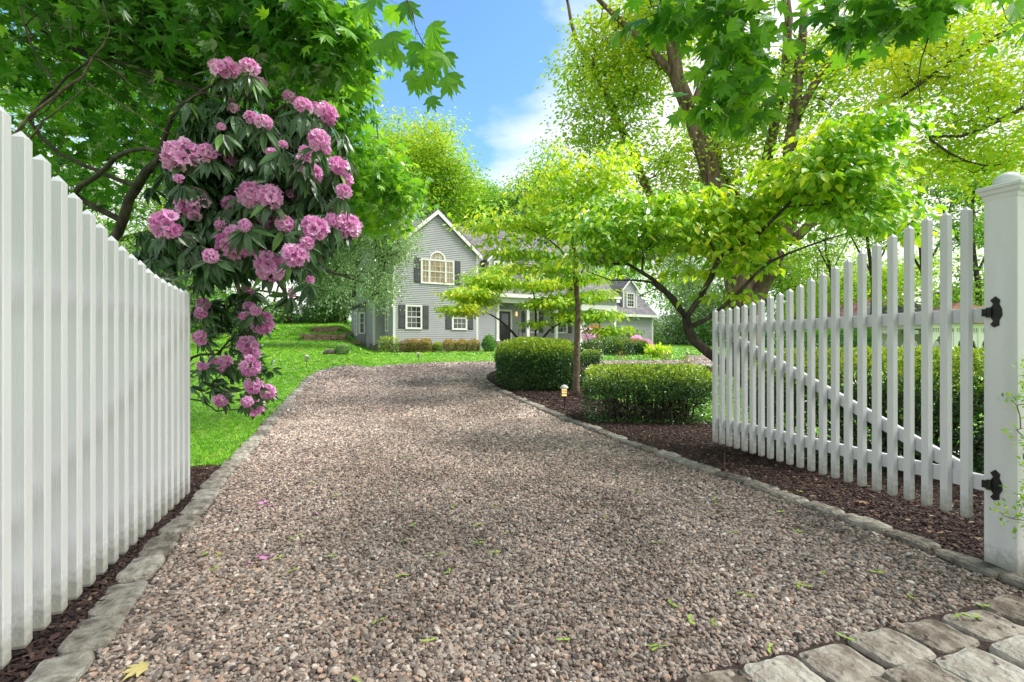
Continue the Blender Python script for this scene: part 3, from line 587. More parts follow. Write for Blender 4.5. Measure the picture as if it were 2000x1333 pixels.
def window(T, a0, a1, b0, b1, cols=3, parent=None, fw=.085, glass='glass', mids=(), shut=.4, hb=None):
    mb = MB(); tbox(mb, T, a0, a0 + fw, b0, b1, .0, .075); tbox(mb, T, a1 - fw, a1, b0, b1, .0, .075); tbox(mb, T, a0 + fw, a1 - fw, b1 - fw, b1, .0, .075); tbox(mb, T, a0 + fw, a1 - fw, b0, b0 + fw * .8, .0, .075)
    wn = hobj('window', mb, M['white_trim'], parent)
    divs = [a0 + fw] + [m for m in mids] + [a1 - fw]; bm_ = (b0 + b1) / 2
    for k in range(len(divs) - 1):
        l_, r_ = divs[k] + (.03 if k else 0), divs[k + 1] - (.03 if k < len(divs) - 2 else 0)
        if k: q = MB(); tbox(q, T, divs[k] - .03, divs[k] + .03, b0 + .06, b1 - fw, .002, .055); hobj('mullion', q, M['white_trim'], wn)
        for z0_, z1_, dep in ((b0 + fw * .8, bm_, .048), (bm_, b1 - fw, .056)):
            g = MB(); tbox(g, T, l_, r_, z0_, z1_, .012, dep - .006); hobj('pane', g, M[glass], wn)
            g = MB(); tbox(g, T, l_, r_, z0_, z0_ + .035, dep - .006, dep + .012); tbox(g, T, l_, l_ + .03, z0_ + .035, z1_, dep - .006, dep + .012); tbox(g, T, r_ - .03, r_, z0_ + .035, z1_, dep - .006, dep + .012); tbox(g, T, l_ + .03, r_ - .03, z1_ - .03, z1_, dep - .006, dep + .012)
            hobj('sash', g, M['white_trim'], wn)
            g = MB(); nc = cols if r_ - l_ > .45 else 2
            for c_ in range(1, nc): x_ = l_ + (r_ - l_) * c_ / nc; tbox(g, T, x_ - .009, x_ + .009, z0_ + .03, z1_ - .03, dep - .006, dep + .004)
            zm = (z0_ + z1_) / 2; tbox(g, T, l_ + .03, r_ - .03, zm - .009, zm + .009, dep - .006, dep + .006)
            hobj('muntin', g, M['white_trim'], wn)
    if shut:
        for s0 in (a0 - shut - .02, a1 + .02):
            g = MB(); tbox(g, T, s0, s0 + shut, b0 + .02, b1 - .01, .012, .045)
            for zz0, zz1 in ((b0 + .1, (b0 + b1) / 2 - .05), ((b0 + b1) / 2 + .05, b1 - .09)): tbox(g, T, s0 + .06, s0 + shut - .06, zz0, zz1, .045, .058)
            hobj('shutter', g, M['shutter'], parent)
    return wn
zb = 1.55; e1 = 7.3
# gable block
mb = MB(); mb.b2((.02, .02, .0), (5.48, 6.0, zb)); mb.b2((-.66, 2.42, .0), (.0, 8.9, zb + .2)); hobj('foundation', mb, M['foundation'])
pent = lambda v: [(0.02, v, zb), (5.48, v, zb), (5.48, v, e1), (2.75, v, 9.66), (0.02, v, e1)]
mb = MB(); mb.loft([pent(5.5), pent(.012)]); hobj('wall', mb, M['siding'])
fl = lambda z: 0.0 if z <= e1 else 2.75 * (z - e1) / 2.43
lap(Tf(0), zb, 9.68, lambda z: fl(z) + .02, lambda z: 5.48 - fl(z))
lap(Ts(0), zb, e1, lambda z: .02, lambda z: 2.4, rev=True)
T0 = Tf(0); mb = MB(); tbox(mb, T0, -.012, .13, zb - .02, e1, -.13, .03); hobj('corner_board', mb, M['white_trim']); mb = MB(); tbox(mb, T0, 5.38, 5.52, zb - .02, e1, -.1, .03); hobj('corner_board', mb, M['white_trim'])
# left jog
mb = MB(); mb.b2((-.68, 2.42, zb), (.02, 8.9, e1)); hobj('wall', mb, M['siding'])
lap(Tf(2.4), zb, e1, lambda z: -.68, lambda z: 0.0); lap(Ts(-.7), zb, e1, lambda z: 2.4, lambda z: 8.9, rev=True)
mb = MB(); tbox(mb, Tf(2.4), -.72, -.58, zb - .1, e1, -.1, .03); hobj('corner_board', mb, M['white_trim'])
# low bay on the left side
mb = MB(); mb.b2((-1.25, 4.9, 0), (-.7, 7.6, 4.1)); hobj('wall', mb, M['siding']); lap(Tf(4.9), 1.7, 4.1, lambda z: -1.25, lambda z: -.72)
mb = MB(); mb.slab([(-1.4, 4.7, 4.08), (-.68, 4.7, 4.5), (-.68, 7.8, 4.5), (-1.4, 7.8, 4.08)], .08); hobj('roof', mb, M['roof'])
window(Tf(4.88), -1.2, -.76, 2.2, 3.7, 2, shut=0); window(Ts(-1.25), 5.1, 5.9, 2.1, 3.7, 2, shut=0)
window(Ts(-.02), 1.1, 1.8, 2.3, 3.8, 2, shut=0)
# windows of the gable front
window(T0, .73, 1.77, 2.42, 3.9); window(T0, 3.70, 4.74, 2.42, 3.9)
wn = window(T0, 1.68, 3.86, 5.25, 6.80, 3, mids=(2.23, 3.30), glass='curtain', hb=1)
mb = MB(); cx, cz = 2.765, 6.795
for r0, r1, c0, c1, mt in ((.0, .43, .012, .045, 'curtain'), (.43, .52, .0, .066, 'white_trim')):
    mb = MB(); a = np.linspace(0, math.pi, 17)
    for k in range(16):
        q = [(cx + r0 * math.cos(a[k]), cz + r0 * math.sin(a[k])), (cx + r1 * math.cos(a[k]), cz + r1 * math.sin(a[k])), (cx + r1 * math.cos(a[k + 1]), cz + r1 * math.sin(a[k + 1])), (cx + r0 * math.cos(a[k + 1]), cz + r0 * math.sin(a[k + 1]))]
        if r0 == 0: q = q[1:3] + [q[0]]
        mb.loft([[T0(p[0], p[1], c0) for p in q], [T0(p[0], p[1], c1) for p in q]])
    hobj('pane' if r0 == 0 else 'arch_frame', mb, M[mt], wn)
mb = MB()
for t in np.linspace(0, math.pi, 9)[1:-1]:
    p = np.array([math.cos(t), math.sin(t)]); mb.tube([T0(cx + p[0] * .12, cz + p[1] * .12, .05), T0(cx + p[0] * .43, cz + p[1] * .43, .05)], .011, 4)
mb.tube([T0(cx + .13 * math.cos(t), cz + .13 * math.sin(t), .05) for t in np.linspace(0, math.pi, 9)], .012, 4); hobj('muntin', mb, M['white_trim'], wn)
# roofs
sl = 2.43 / 2.75; ov = .22
mb = MB(); mb.slab([(-ov, -.18, e1 - ov * sl + .12), (2.75, -.18, 9.85), (2.75, 6.0, 9.85), (-ov, 6.0, e1 - ov * sl + .12)][::-1], .10)
mb.slab([(2.75, -.18, 9.85), (5.5 + ov, -.18, e1 - ov * sl + .12), (5.5 + ov, 6.0, e1 - ov * sl + .12), (2.75, 6.0, 9.85)][::-1], .10); hobj('roof', mb, M['roof'])
mb = MB()
for sg in (0, 1):
    f = (lambda u: u) if not sg else (lambda u: 5.5 - u)
    q = [(f(-ov - .02), e1 - ov * sl - .12), (f(2.75), 9.73 - .14 + .02), (f(2.75), 9.85 + .02), (f(-ov - .02), e1 - ov * sl + .13)]
    if sg: q = q[::-1]
    mb.loft([[(p[0], -.14, p[1]) for p in q], [(p[0], -.205, p[1]) for p in q]])
mb.box((-ov - .05, 1.2, e1 - ov * sl + .02), (.10, 2.7, .13)); hobj('rake_trim', mb, M['white_trim'])
def rz(v): return 5.0 + (v - .2) * 1.125
mb = MB()
mb.slab([(5.5, .15, rz(.15)), (17.2, .15, rz(.15)), (17.2, 5.0, rz(5.0)), (5.5, 5.0, rz(5.0))], .12)
mb.slab([(-.95, 2.1, rz(2.1)), (5.5, 2.1, rz(2.1)), (5.5, 5.0, rz(5.0)), (-.95, 5.0, rz(5.0))], .12)
mb.slab([(-.95, 5.0, rz(5.0)), (17.2, 5.0, rz(5.0)), (17.2, 9.6, 5.2), (-.95, 9.6, 5.2)], .12); hobj('roof', mb, M['roof'])
mb = MB(); mb.b2((5.5, .03, rz(.15) - .26), (17.25, .15, rz(.15) - .02)); hobj('gutter', mb, M['white_trim'])
# main body behind the porch
mb = MB(); mb.loft([[(-.66, 8.9, zb), (-.66, 2.45, zb), (-.66, 2.45, 7.2), (-.66, 5, 10.25), (-.66, 8.9, 5.8)], [(17.0, 8.9, zb), (17.0, 2.45, zb), (17.0, 2.45, 7.2), (17.0, 5, 10.25), (17.0, 8.9, 5.8)]]); hobj('wall', mb, M['siding'])
mb = MB(); mb.b2((5.5, .62, 0), (7.15, 2.5, 4.85)); mb.b2((7.15, 2.02, 0), (17.0, 2.5, 4.85)); hobj('wall', mb, M['siding'])
lap(Tf(.6), 1.55, 4.85, lambda z: 5.52, lambda z: 7.12); lap(Tf(2.0), 1.75, 4.75, lambda z: 7.15, lambda z: 17.0)
mb = MB(); mb.b2((5.5, .64, 0), (17.0, 2.4, 1.53)); hobj('foundation', mb, M['foundation'])
mb = MB(); mb.b2((7.1, .5, 1.53), (17.0, 2.0, 1.72)); hobj('porch_floor', mb, M['foundation'])
mb = MB(); mb.b2((7.1, .45, 4.35), (13.0, .72, 4.72)); mb.b2((7.1, .5, 4.74), (17.0, 2.0, 4.78)); hobj('porch_beam', mb, M['white_trim'])
def column(u, v, z0, z1, s=.2):
    mb = MB(); mb.b2((u - s / 2, v - s / 2, z0 + .12), (u + s / 2, v + s / 2, z1 - .12)); mb.b2((u - s * .68, v - s * .68, z0), (u + s * .68, v + s * .68, z0 + .12)); mb.b2((u - s * .65, v - s * .65, z1 - .12), (u + s * .65, v + s * .65, z1)); hobj('column', mb, M['white_trim'])
for u in (7.2, 9.55, 11.9): column(u, .62, 1.72, 4.35)
window(Tf(2.0), 10.2, 11.2, 2.35, 3.95); window(Tf(2.0), 12.75, 13.75, 2.35, 3.95)
mb = MB(); T2 = Tf(2.0); tbox(mb, T2, 7.98, 8.86, 1.76, 3.86, .02, .06); dr = hobj('door', mb, M['door'])
g = MB(); tbox(g, T2, 7.84, 7.97, 1.74, 4.0, .0, .08); tbox(g, T2, 8.87, 9.0, 1.74, 4.0, .0, .08); tbox(g, T2, 7.97, 8.87, 3.87, 4.0, .0, .08); hobj('frame', g, M['white_trim'], dr)
g = MB(); tbox(g, T2, 8.15, 8.68, 2.9, 3.7, .062, .07); hobj('pane', g, M['glass'], dr)
g = MB(); g.lathe([(.06, 3.55), (.075, 3.58), (.075, 3.78), (.04, 3.86), (.005, 3.9)], (9.32, 1.86, 0), 10); hobj('porch_lamp', g, M['lit'])
g = MB()
for uu in (8.0, 9.0): g.tube([(uu, .35, 1.2), (uu, .35, 2.3), (uu, .9, 2.6), (uu, .9, 1.75)], .02, 5)
hobj('stair_rail', g, M['black_iron'])
g = MB(); g.b2((7.7, -.05, 0), (9.3, .5, 1.38)); g.b2((7.7, -.4, 0), (9.3, -.05, 1.2)); hobj('porch_steps', g, M['foundation'])
# dormers
def dormer(uc, vf, wd, z0, z1, pk, win, vb, run=None):
    h = wd / 2; mb = MB(); pr = [(uc - h, z0), (uc + h, z0), (uc + h, z1), (uc, pk), (uc - h, z1)]
    mb.loft([[(p[0], vb, p[1]) for p in pr], [(p[0], vf + .02, p[1]) for p in pr]]); d = hobj('dormer', mb, M['siding'])
    s = (pk - z1) / h; lap(Tf(vf), z0, pk - .05, lambda z: uc - h if z < z1 else uc - h + (z - z1) / s, lambda z: uc + h if z < z1 else uc + h - (z - z1) / s, parent=d)
    g = MB(); o_ = .16
    g.slab([(uc - h - o_, vf - .15, z1 - o_ * s + .1), (uc - h - o_, vb, z1 - o_ * s + .1), (uc, vb, pk + .1), (uc, vf - .15, pk + .1)], .07)
    g.slab([(uc, vf - .15, pk + .1), (uc, vb, pk + .1), (uc + h + o_, vb, z1 - o_ * s + .1), (uc + h + o_, vf - .15, z1 - o_ * s + .1)], .07); hobj('roof', g, M['roof'], d)
    g = MB()
    for q in ([(uc - h - o_, z1 - o_ * s - .06), (uc, pk - .08), (uc, pk + .09), (uc - h - o_, z1 - o_ * s + .11)], [(uc, pk - .08), (uc + h + o_, z1 - o_ * s - .06), (uc + h + o_, z1 - o_ * s + .11), (uc, pk + .09)]):
        g.loft([[(p[0], vf - .1, p[1]) for p in q], [(p[0], vf - .17, p[1]) for p in q]])
    for uu in (uc - h, uc + h - .1): g.b2((uu, vf - .03, z0), (uu + .1, vf + .05, z1 - .02))
    hobj('trim', g, M['white_trim'], d)
    T = Tf(vf - .02); w2, z_a, z_b = win; wn = window(T, uc - w2 / 2, uc + w2 / 2, z_a, z_b, 3, parent=d, shut=0, fw=.07)
# far wing (garage)
mb = MB(); mb.b2((16.3, 2.02, 0), (22.4, 10, 3.95)); hobj('wall', mb, M['siding'])
lap(Tf(2.0), 1.2, 3.9, lambda z: 16.4, lambda z: 22.4)
mb = MB(); tbox(mb, Tf(2.0), 22.28, 22.43, 1.1, 3.9, -.1, .03); hobj('corner_board', mb, M['white_trim'])
wz = lambda v: 3.95 + (v - 1.75) * .83
mb = MB(); mb.slab([(15.5, 1.75, wz(1.75)), (22.75, 1.75, wz(1.75)), (22.75, 6.0, wz(6)), (15.5, 6, wz(6))], .12); mb.slab([(15.5, 6, wz(6)), (22.75, 6, wz(6)), (22.75, 10.3, 3.95), (15.5, 10.3, 3.95)], .12); hobj('roof', mb, M['roof'])
mb = MB(); mb.b2((16.2, 1.62, 3.78), (22.8, 1.75, 3.98)); hobj('gutter', mb, M['white_trim'])
mb = MB(); mb.add([(22.41, 2, 3.9), (22.41, 10, 3.9), (22.41, 6, 7.3)], [(0, 1, 2)]); hobj('gable_wall', mb, M['siding'])
window(Tf(2.0), 19.55, 20.45, 1.75, 2.72, 2, shut=.34)
# portico
mb = MB(); mb.b2((13.0, -.75, 4.35), (16.3, -.6, 4.86)); mb.b2((13.0, -.6, 4.35), (13.15, .6, 4.86)); mb.b2((16.15, -.6, 4.35), (16.3, .6, 4.86)); pt = hobj('portico', mb, M['siding'])
mb = MB(); mb.slab([(12.8, -.95, 4.98), (16.5, -.95, 4.98), (15.4, 1.6, 6.7), (13.4, 1.6, 6.7)], .1); mb.slab([(16.5, -.95, 4.98), (16.5, 3.2, 4.98), (15.4, 3.2, 6.7), (15.4, 1.6, 6.7)], .1); hobj('roof', mb, M['roof'], pt)
mb = MB(); mb.b2((12.75, -1.02, 4.84), (16.55, -.92, 5.0)); mb.b2((16.45, -.92, 4.84), (16.55, 2.0, 5.0)); hobj('gutter', mb, M['white_trim'], pt)
mb = MB(); a = np.linspace(0, math.pi, 15); cu = 14.75; ru, rv = 1.25, .55; zt = 4.35
for k in range(14):
    x0_, x1_ = cu + ru * math.cos(a[k]), cu + ru * math.cos(a[k + 1]); q = [(x1_, 3.5 + rv * math.sin(a[k + 1])), (x0_, 3.5 + rv * math.sin(a[k])), (x0_, zt), (x1_, zt)]
    mb.loft([[(p[0], -.62, p[1]) for p in q], [(p[0], -.77, p[1]) for p in q]])
mb.b2((13.0, -.77, 3.5), (13.5, -.62, zt)); mb.b2((16.0, -.77, 3.5), (16.3, -.62, zt)); hobj('arch_panel', mb, M['white_trim'], pt)
for u, v in ((13.12, -.68), (13.7, -.1), (16.15, -.68)): column(u, v, 1.5, 3.5 if v < -.3 else 4.4, .19)
for uc in (7.6, 10.5, 13.6): dormer(uc, 1.25, 1.5, 5.9, 7.35, 8.1, (.8, 6.1, 7.25), 4.2)
dormer(20.4, 2.55, 1.5, 4.3, 6.15, 6.95, (.85, 4.6, 5.85), 5.6)
dormer(17.9, 2.9, 1.4, 4.7, 6.0, 6.75, (.7, 4.9, 5.8), 5.6)

# utilities at the left corner of the house
def onground(x, y, dz=0): g = gp(x, y); return g
g = gp(738, 686); mb = MB(); mb.box((g[0], g[1] + .4, g[2] + .42), (.85, .8, .84)); ac = root('air_conditioner', g, 'dark boxy air conditioner standing at the left corner of the house', 'air conditioner')
obj('casing', mb, M['ac'], ac); mb = MB()
for k in range(9): mb.box((g[0], g[1] - .005, g[2] + .12 + k * .08), (.75, .015, .02))
obj('grille', mb, M['shutter'], ac); mb = MB(); mb.lathe([(.33, g[2] + .84), (.33, g[2] + .87), (.05, g[2] + .89)], (g[0], g[1] + .4, 0), 14); obj('fan_guard', mb, M['black_iron'], ac)
g = gp(719, 683); mb = MB(); mb.box((g[0], g[1] + .2, g[2] + .45), (.26, .4, .9)); mb.box((g[0], g[1] + .2, g[2] + .91), (.3, .44, .03)); o = obj('utility_box', mb, M['lightbox'], loc=g); o['label'] = 'narrow pale grey utility box left of the air conditioner'; o['category'] = 'utility box'
# retaining walls on the slope
def rwall(pa, pb, Y0, Y1, h, label):
    A = np.array([(pa - CX) / FPX * Y0, Y0 + .12]); B = np.array([(pb - CX) / FPX * Y1, Y1 + .12]); d = nrm(B - A); n_ = int(np.linalg.norm(B - A) / .9)
    rt = root('retaining_wall', (A[0], A[1], 0), label, 'retaining wall', 'low walls stepping up the left lawn'); r = np.random.default_rng(int(pa)); ang = math.atan2(d[1], d[0])
    ztop = float(terr(A[0], A[1] + .55)) + .03
    for row in range(3):
        t = -.2 * row % .5
        while t < np.linalg.norm(B - A):
            l_ = r.uniform(.7, 1.1); c = A + d * (t + l_ / 2); hh = h / 3
            mb = MB(); zt_ = float(terr(c[0], Y0 + .6)) + .09 - row * hh
            mb.box((c[0], c[1] + .12 + r.normal(0, .012) - row * .02, zt_ - hh / 2), (l_ - .02, .26, hh - .015), np.array(Matrix.Rotation(ang, 3, 'Z'))); obj('block', mb, M['rust_wall'], rt); t += l_
rwall(584, 716, 31.0, 31.0, .46, 'lower red brown retaining wall on the lawn left of the house')
rwall(603, 716, 34.0, 34.0, .42, 'upper red brown retaining wall on the lawn left of the house')
# rock with a small conifer
g = gp(650, 694); mb = MB(); me = icos(3, 1.0, .7, .6); 
o = bpy.data.objects.new('rock', me.copy()); o.data.materials.clear(); o.data.materials.append(M['rock']); C.objects.link(o); o.location = g + (-.1, .1, .1); o.scale = (.62, .6, .75); o['label'] = 'dark rounded rock on the lawn beside a tiny shrub'; o['category'] = 'rock'

# path lights
def path_light(x, y, h, label, lit, k=1.0):
    g = gp(x, y, .01); rt = root('path_light', g, label, 'garden light', 'low lanterns on stakes along the drive'); c = (g[0], g[1], g[2])
    z = g[2]; mb = MB(); mb.tube([(g[0], g[1], z - .1), (g[0], g[1], z + h - .2 * k)], .009 * k, 6); obj('stake', mb, M['black_iron'], rt)
    t = z + h - .2 * k; mb = MB(); mb.lathe([(.012, t - .02), (.05 * k, t), (.055 * k, t + .012), (.055 * k, t + .02), (.03 * k, t + .022)], (g[0], g[1], 0), 14)
    for q in (.055, .095): mb.lathe([(.046 * k, t + q * k), (.064 * k, t + q * k + .004), (.064 * k, t + q * k + .012), (.046 * k, t + q * k + .012)], (g[0], g[1], 0), 14)
    obj('louvre', mb, M['bronze'], rt); mb = MB(); mb.lathe([(.038 * k, t + .012), (.040 * k, t + .145 * k)], (g[0], g[1], 0), 12); obj('lamp_glass', mb, M['lit' if lit else 'unlit'], rt)
    mb = MB(); mb.lathe([(.062 * k, t + .138 * k), (.07 * k, t + .145 * k), (.066 * k, t + .16 * k), (.045 * k, t + .185 * k), (.012 * k, t + .2 * k), (.002, t + .203 * k)], (g[0], g[1], 0), 16); obj('cap', mb, M['lightbox'], rt)
path_light(1102, 804, .50, 'lit lantern on a thin stake in the mulch in front of the clipped round hedge', 1, 1.15)
path_light(599, 722, .50, 'unlit weathered lantern standing in the lawn left of the drive', 0, 1.1)
path_light(817, 709, .46, 'small lantern on the lawn in front of the house shrubs', 0, 1.0)
path_light(974, 725, .5, 'small lit lantern at the tip of the mulch island, left of the big hedge', 1, 1.0)
path_light(1342, 700, .35, 'tiny far lantern at the end of the lawn strip before the garage drive', 0, .9)
path_light(1176, 712, .4, 'thin far lantern right of the low round bush', 0, .8)
mb = MB(); g = gp(1415, 925); mb.tube([(g[0], g[1], g[2] - .05), (g[0], g[1], g[2] + .22)], .006, 6); o = obj('garden_stake', mb, M['bark_brown'], loc=g); o['label'] = 'thin rusty stake in the mulch below the free end of the right gate'; o['category'] = 'stake'

# white neighbour house and gazebo far right, behind the gate
A = P(1686, 690, 30)
nh = root('neighbour_house', (A[0], A[1], 0), 'white clapboard house seen between the pickets of the right gate', 'house', rot=rad(-4), local=True)
mb = MB(); mb.b2((0, 0, 0), (4.6, 6, 3.0)); obj('wall', mb, M['siding_white'], nh)
mb = MB(); z = .95
T = lambda a, b, c: (a, -c, b)
fl2 = lambda z: max(0.0, (z - 2.3) * 1.6 - .2); 
def lapw(T, zs, ze, fl, fr):
    mb = MB(); z = zs
    while z < ze: z2 = z + .16; mb.add([T(fl(z), z, .03), T(fr(z), z, .03), T(fr(z2), z2, .006), T(fl(z2), z2, .006), T(fr(z), z, 0), T(fl(z), z, 0)], [(0, 1, 2, 3), (5, 4, 1, 0)]); z = z2
    obj('siding', mb, M['siding_white'], nh, kind='stuff')
lapw(T, .95, 2.9, lambda z: 0, lambda z: 4.6)
mb = MB(); mb.loft([[(-.2, 6, 3.0), (4.8, 6, 3.0), (2.3, 6, 4.4)], [(-.2, -.2, 3.0), (4.8, -.2, 3.0), (2.3, -.2, 4.4)]]); obj('roof', mb, M['roof'], nh)
mb = MB(); mb.b2((2.1, -.07, 1.8), (2.95, -.02, 3.0)); wq = obj('window', mb, M['white_trim'], nh)
mb = MB(); mb.b2((2.2, -.085, 1.9), (2.85, -.072, 2.9)); obj('pane', mb, M['glass'], wq); mb = MB(); mb.b2((2.2, -.1, 2.38), (2.85, -.087, 2.43)); mb.b2((2.51, -.1, 1.9), (2.54, -.087, 2.37)); obj('muntin', mb, M['white_trim'], wq)
mb = MB(); mb.b2((-.05, -.12, .7), (4.65, -.0, .93)); obj('skirt', mb, M['foundation'], nh)
A = P(1815, 690, 22); gz = root('gazebo', (A[0], A[1], 0), 'white wooden garden pavilion with scalloped brackets, right of the white house', 'pavilion', rot=rad(8), local=True)
W5 = 6.5
for u in np.arange(0, W5 + .1, 1.3):
    for v in (0, 2.7):
        mb = MB(); mb.b2((u - .07, v - .07, 0), (u + .07, v + .07, 2.2)); obj('post', mb, M['white_trim'], gz)
for v in (0, 2.7):
    for u in np.arange(0, W5 - .1, 1.3):
        for sg in (-1, 1):
            mb = MB(); cxu = u + .65; q = [(cxu + sg * .58, 1.25), (cxu + sg * .58, 1.95), (cxu + sg * .02, 1.95), (cxu + sg * .02, 1.87), (cxu + sg * .2, 1.83), (cxu + sg * .26, 1.7), (cxu + sg * .42, 1.62), (cxu + sg * .5, 1.4)]
            mb.loft([[(p[0], v - .03, p[1]) for p in q], [(p[0], v + .03, p[1]) for p in q]]); obj('bracket', mb, M['white_trim'], gz)
mb = MB()
for v in (0, 2.7): mb.b2((-.2, v - .09, 2.2), (W5 + .2, v + .09, 2.42)); mb.b2((-.1, v - .05, 1.96), (W5 + .1, v + .05, 2.02))
for u in (0, W5): mb.b2((u - .09, .1, 2.2), (u + .09, 2.6, 2.42))
obj('beam', mb, M['white_trim'], gz)
mb = MB()
for k in range(52): mb.b2((-.02 + k * .126, -.03, 2.03), (.04 + k * .126, .03, 2.19))
obj('spindle', mb, M['white_trim'], gz, kind='stuff')
mb = MB(); mb.loft([[(-.35, -.45, 2.43), (W5 + .35, -.45, 2.43), (W5 + .35, 3.15, 2.43), (-.35, 3.15, 2.43)], [(W5 / 2 - .1, 1.25, 3.55), (W5 / 2 + .1, 1.25, 3.55), (W5 / 2 + .1, 1.45, 3.55), (W5 / 2 - .1, 1.45, 3.55)]]); obj('roof', mb, M['redroof'], gz)
# ------------------------------------------------------------------ plants
class Skel:
    """a branch skeleton: limbs drawn first, then twigs grown from it to every tip"""
    def __init__(s, seed): s.P = []; s.par = []; s.R = []; s.r = np.random.default_rng(seed); s.tips = []
    def limb(s, pts, r0, r1, step=.25, wob=.0):
        pts = np.asarray([np.asarray(p, float) for p in pts]); c = catmull(pts, step) if len(pts) > 2 else np.linspace(pts[0], pts[-1], max(3, int(np.linalg.norm(pts[-1] - pts[0]) / step)))
        if wob: c[1:-1] += s.r.normal(0, wob, c[1:-1].shape)
        par = -1
        if s.P: A = np.array(s.P); par = int(np.argmin(((A - c[0]) ** 2).sum(1))); 
        rr = np.linspace(r0, r1, len(c))
        for k, p in enumerate(c): s.P.append(p); s.par.append(par); s.R.append(rr[k]); par = len(s.P) - 1
        return s
    def grow(s, tips, seg=.25, wig=.08, lift=.25, maxlen=1e9):
        tips = np.asarray(tips); P0 = np.array(s.P); d = np.array([((P0 - t) ** 2).sum(1).min() for t in tips]); tips = tips[np.argsort(d)]
        cap = len(s.P) + len(tips) * 14 + 10; A = np.full((cap, 3), 1e6); n = len(s.P); A[:n] = P0
        for t in tips:
            dd = ((A[:n] - t) ** 2).sum(1); dd = dd + np.maximum(0, A[:n, 2] - t[2] - .05) * .8 * np.sqrt(dd)
            k = int(np.argmin(dd)); a = A[k]; L_ = np.linalg.norm(t - a)
            m = int(min(max(2, round(L_ / seg)), 12)); q = a + (t - a) * .5 + np.array([0, 0, lift * L_ * .35]) + s.r.normal(0, wig * L_, 3)
            u = np.linspace(0, 1, m + 1)[1:, None]; c = (1 - u) ** 2 * a + 2 * u * (1 - u) * q + u ** 2 * t; c[:-1] += s.r.normal(0, wig * .25 * L_ / m, (m, 3))[:-1] if m > 1 else 0
            par = k
            for p in c:
                if n >= cap - 1: break
                A[n] = p; s.P.append(p); s.par.append(par); s.R.append(0); par = n; n += 1
            s.tips.append(n - 1)
        return s
    def mesh(s, rt_, rootname, mat, r_tip=.004, ex=.45, rmax=1e9, name='branches', trunk_nodes=0, sides=8, minr=0):
        n = len(s.P); cnt = np.zeros(n); par = np.array(s.par); ch = [[] for _ in range(n)]
        leafn = np.ones(n, bool)
        for i in range(n):
            if par[i] >= 0: leafn[par[i]] = False; ch[par[i]].append(i)
        for i in range(n - 1, -1, -1):
            if leafn[i]: cnt[i] = 1
            if par[i] >= 0: cnt[par[i]] += cnt[i]
        R = np.array(s.R); r_ = np.where(R > 0, R, np.minimum(r_tip * cnt ** ex, rmax)); A = np.array(s.P)
        for i in range(n):
            if par[i] >= 0: r_[i] = min(r_[i], r_[par[i]] * 1.02)
        seen = np.zeros(n, bool); mbs = {True: MB(), False: MB()}
        main = np.zeros(n, bool); main[:trunk_nodes] = True
        for i in np.argsort(-np.arange(n)) if False else [i for i in range(n - 1, -1, -1) if leafn[i]]:
            c = []; j = i
            while j >= 0:
                c.append(j)
                if seen[j]: break
                seen[j] = True; j = par[j]
            if len(c) < 2: continue
            c = c[::-1]; rr = r_[c].copy(); 
            if len(rr) > 1 and seen[c[0]] and par[c[1]] == c[0]: rr[0] = min(rr[0], rr[1] * 1.25)
            if rr.max() < minr: continue
            nn = sides if rr.max() > .05 else (5 if rr.max() > .012 else 3)
            mbs[bool(main[c[-1]])].tube(A[c], rr, nn, tint=.5)
        if mbs[True].n: obj('trunk', mbs[True], mat, rt_, smooth=True)
        if mbs[False].n: obj(name, mbs[False], mat, rt_, smooth=True)
        return s
def blobs(seed, L_, thr=0.0, nf=1.2, shell=.5):
    """tips inside a set of clumps; each clump (x, y, Z, rx, ry, depth, count) is placed where it stands in space"""
    r = np.random.default_rng(seed); out = []; ph = r.uniform(0, 6.28, (4, 3)); fr = r.normal(0, nf, (4, 3))
    for b in L_:
        if len(b) == 3: c, R, n = np.array(b[0], float), np.array(b[1], float), b[2]
        else: x, y, Z, rx, ry, dz, n = b; c = P(x, y, Z); R = np.array([rx / FPX * Z, dz, ry / FPX * Z])
        d = nrm(r.normal(0, 1, (n * 3, 3))); d *= r.random((n * 3, 1)) ** shell
        p = c + d * R
        if thr > 0: nv = sum(np.sin((p * fr[k]).sum(1) + ph[k, 0]) for k in range(4)); p = p[nv > (thr - 1) * 1.5]
        out.append(p[:n])
    return np.concatenate(out)
# leaf blades: x across, y from stalk to tip, z up; one metre long
def t_maple(hi=True):
    ph = [(90, .75), (82, .50), (76, .56), (66, .34), (57, .52), (52, .60), (45, .80), (38, .56), (30, .52), (20, .33), (12, .50), (3, .62), (-8, .42), (-30, .36), (-55, .30), (-80, .24)] if hi else [(90, .78), (66, .34), (45, .80), (20, .33), (2, .62), (-40, .34)]
    R_ = [(math.cos(rad(a)) * q, .27 + math.sin(rad(a)) * q) for a, q in ph]; Lf = [(-x, y) for x, y in R_[1:]][::-1]
    V = np.array([(0, .25)] + R_ + [(0, .02)] + Lf); z = -.10 * np.abs(V[:, 0]) ** 1.3 * 1.4 - .28 * (V[:, 1] - .2) ** 2 * np.sign(V[:, 1] - .2)
    n = len(V) - 1; return np.column_stack([V, z]), np.array([(0, 1 + k, 1 + (k + 1) % n) for k in range(n)])[:, ::-1]
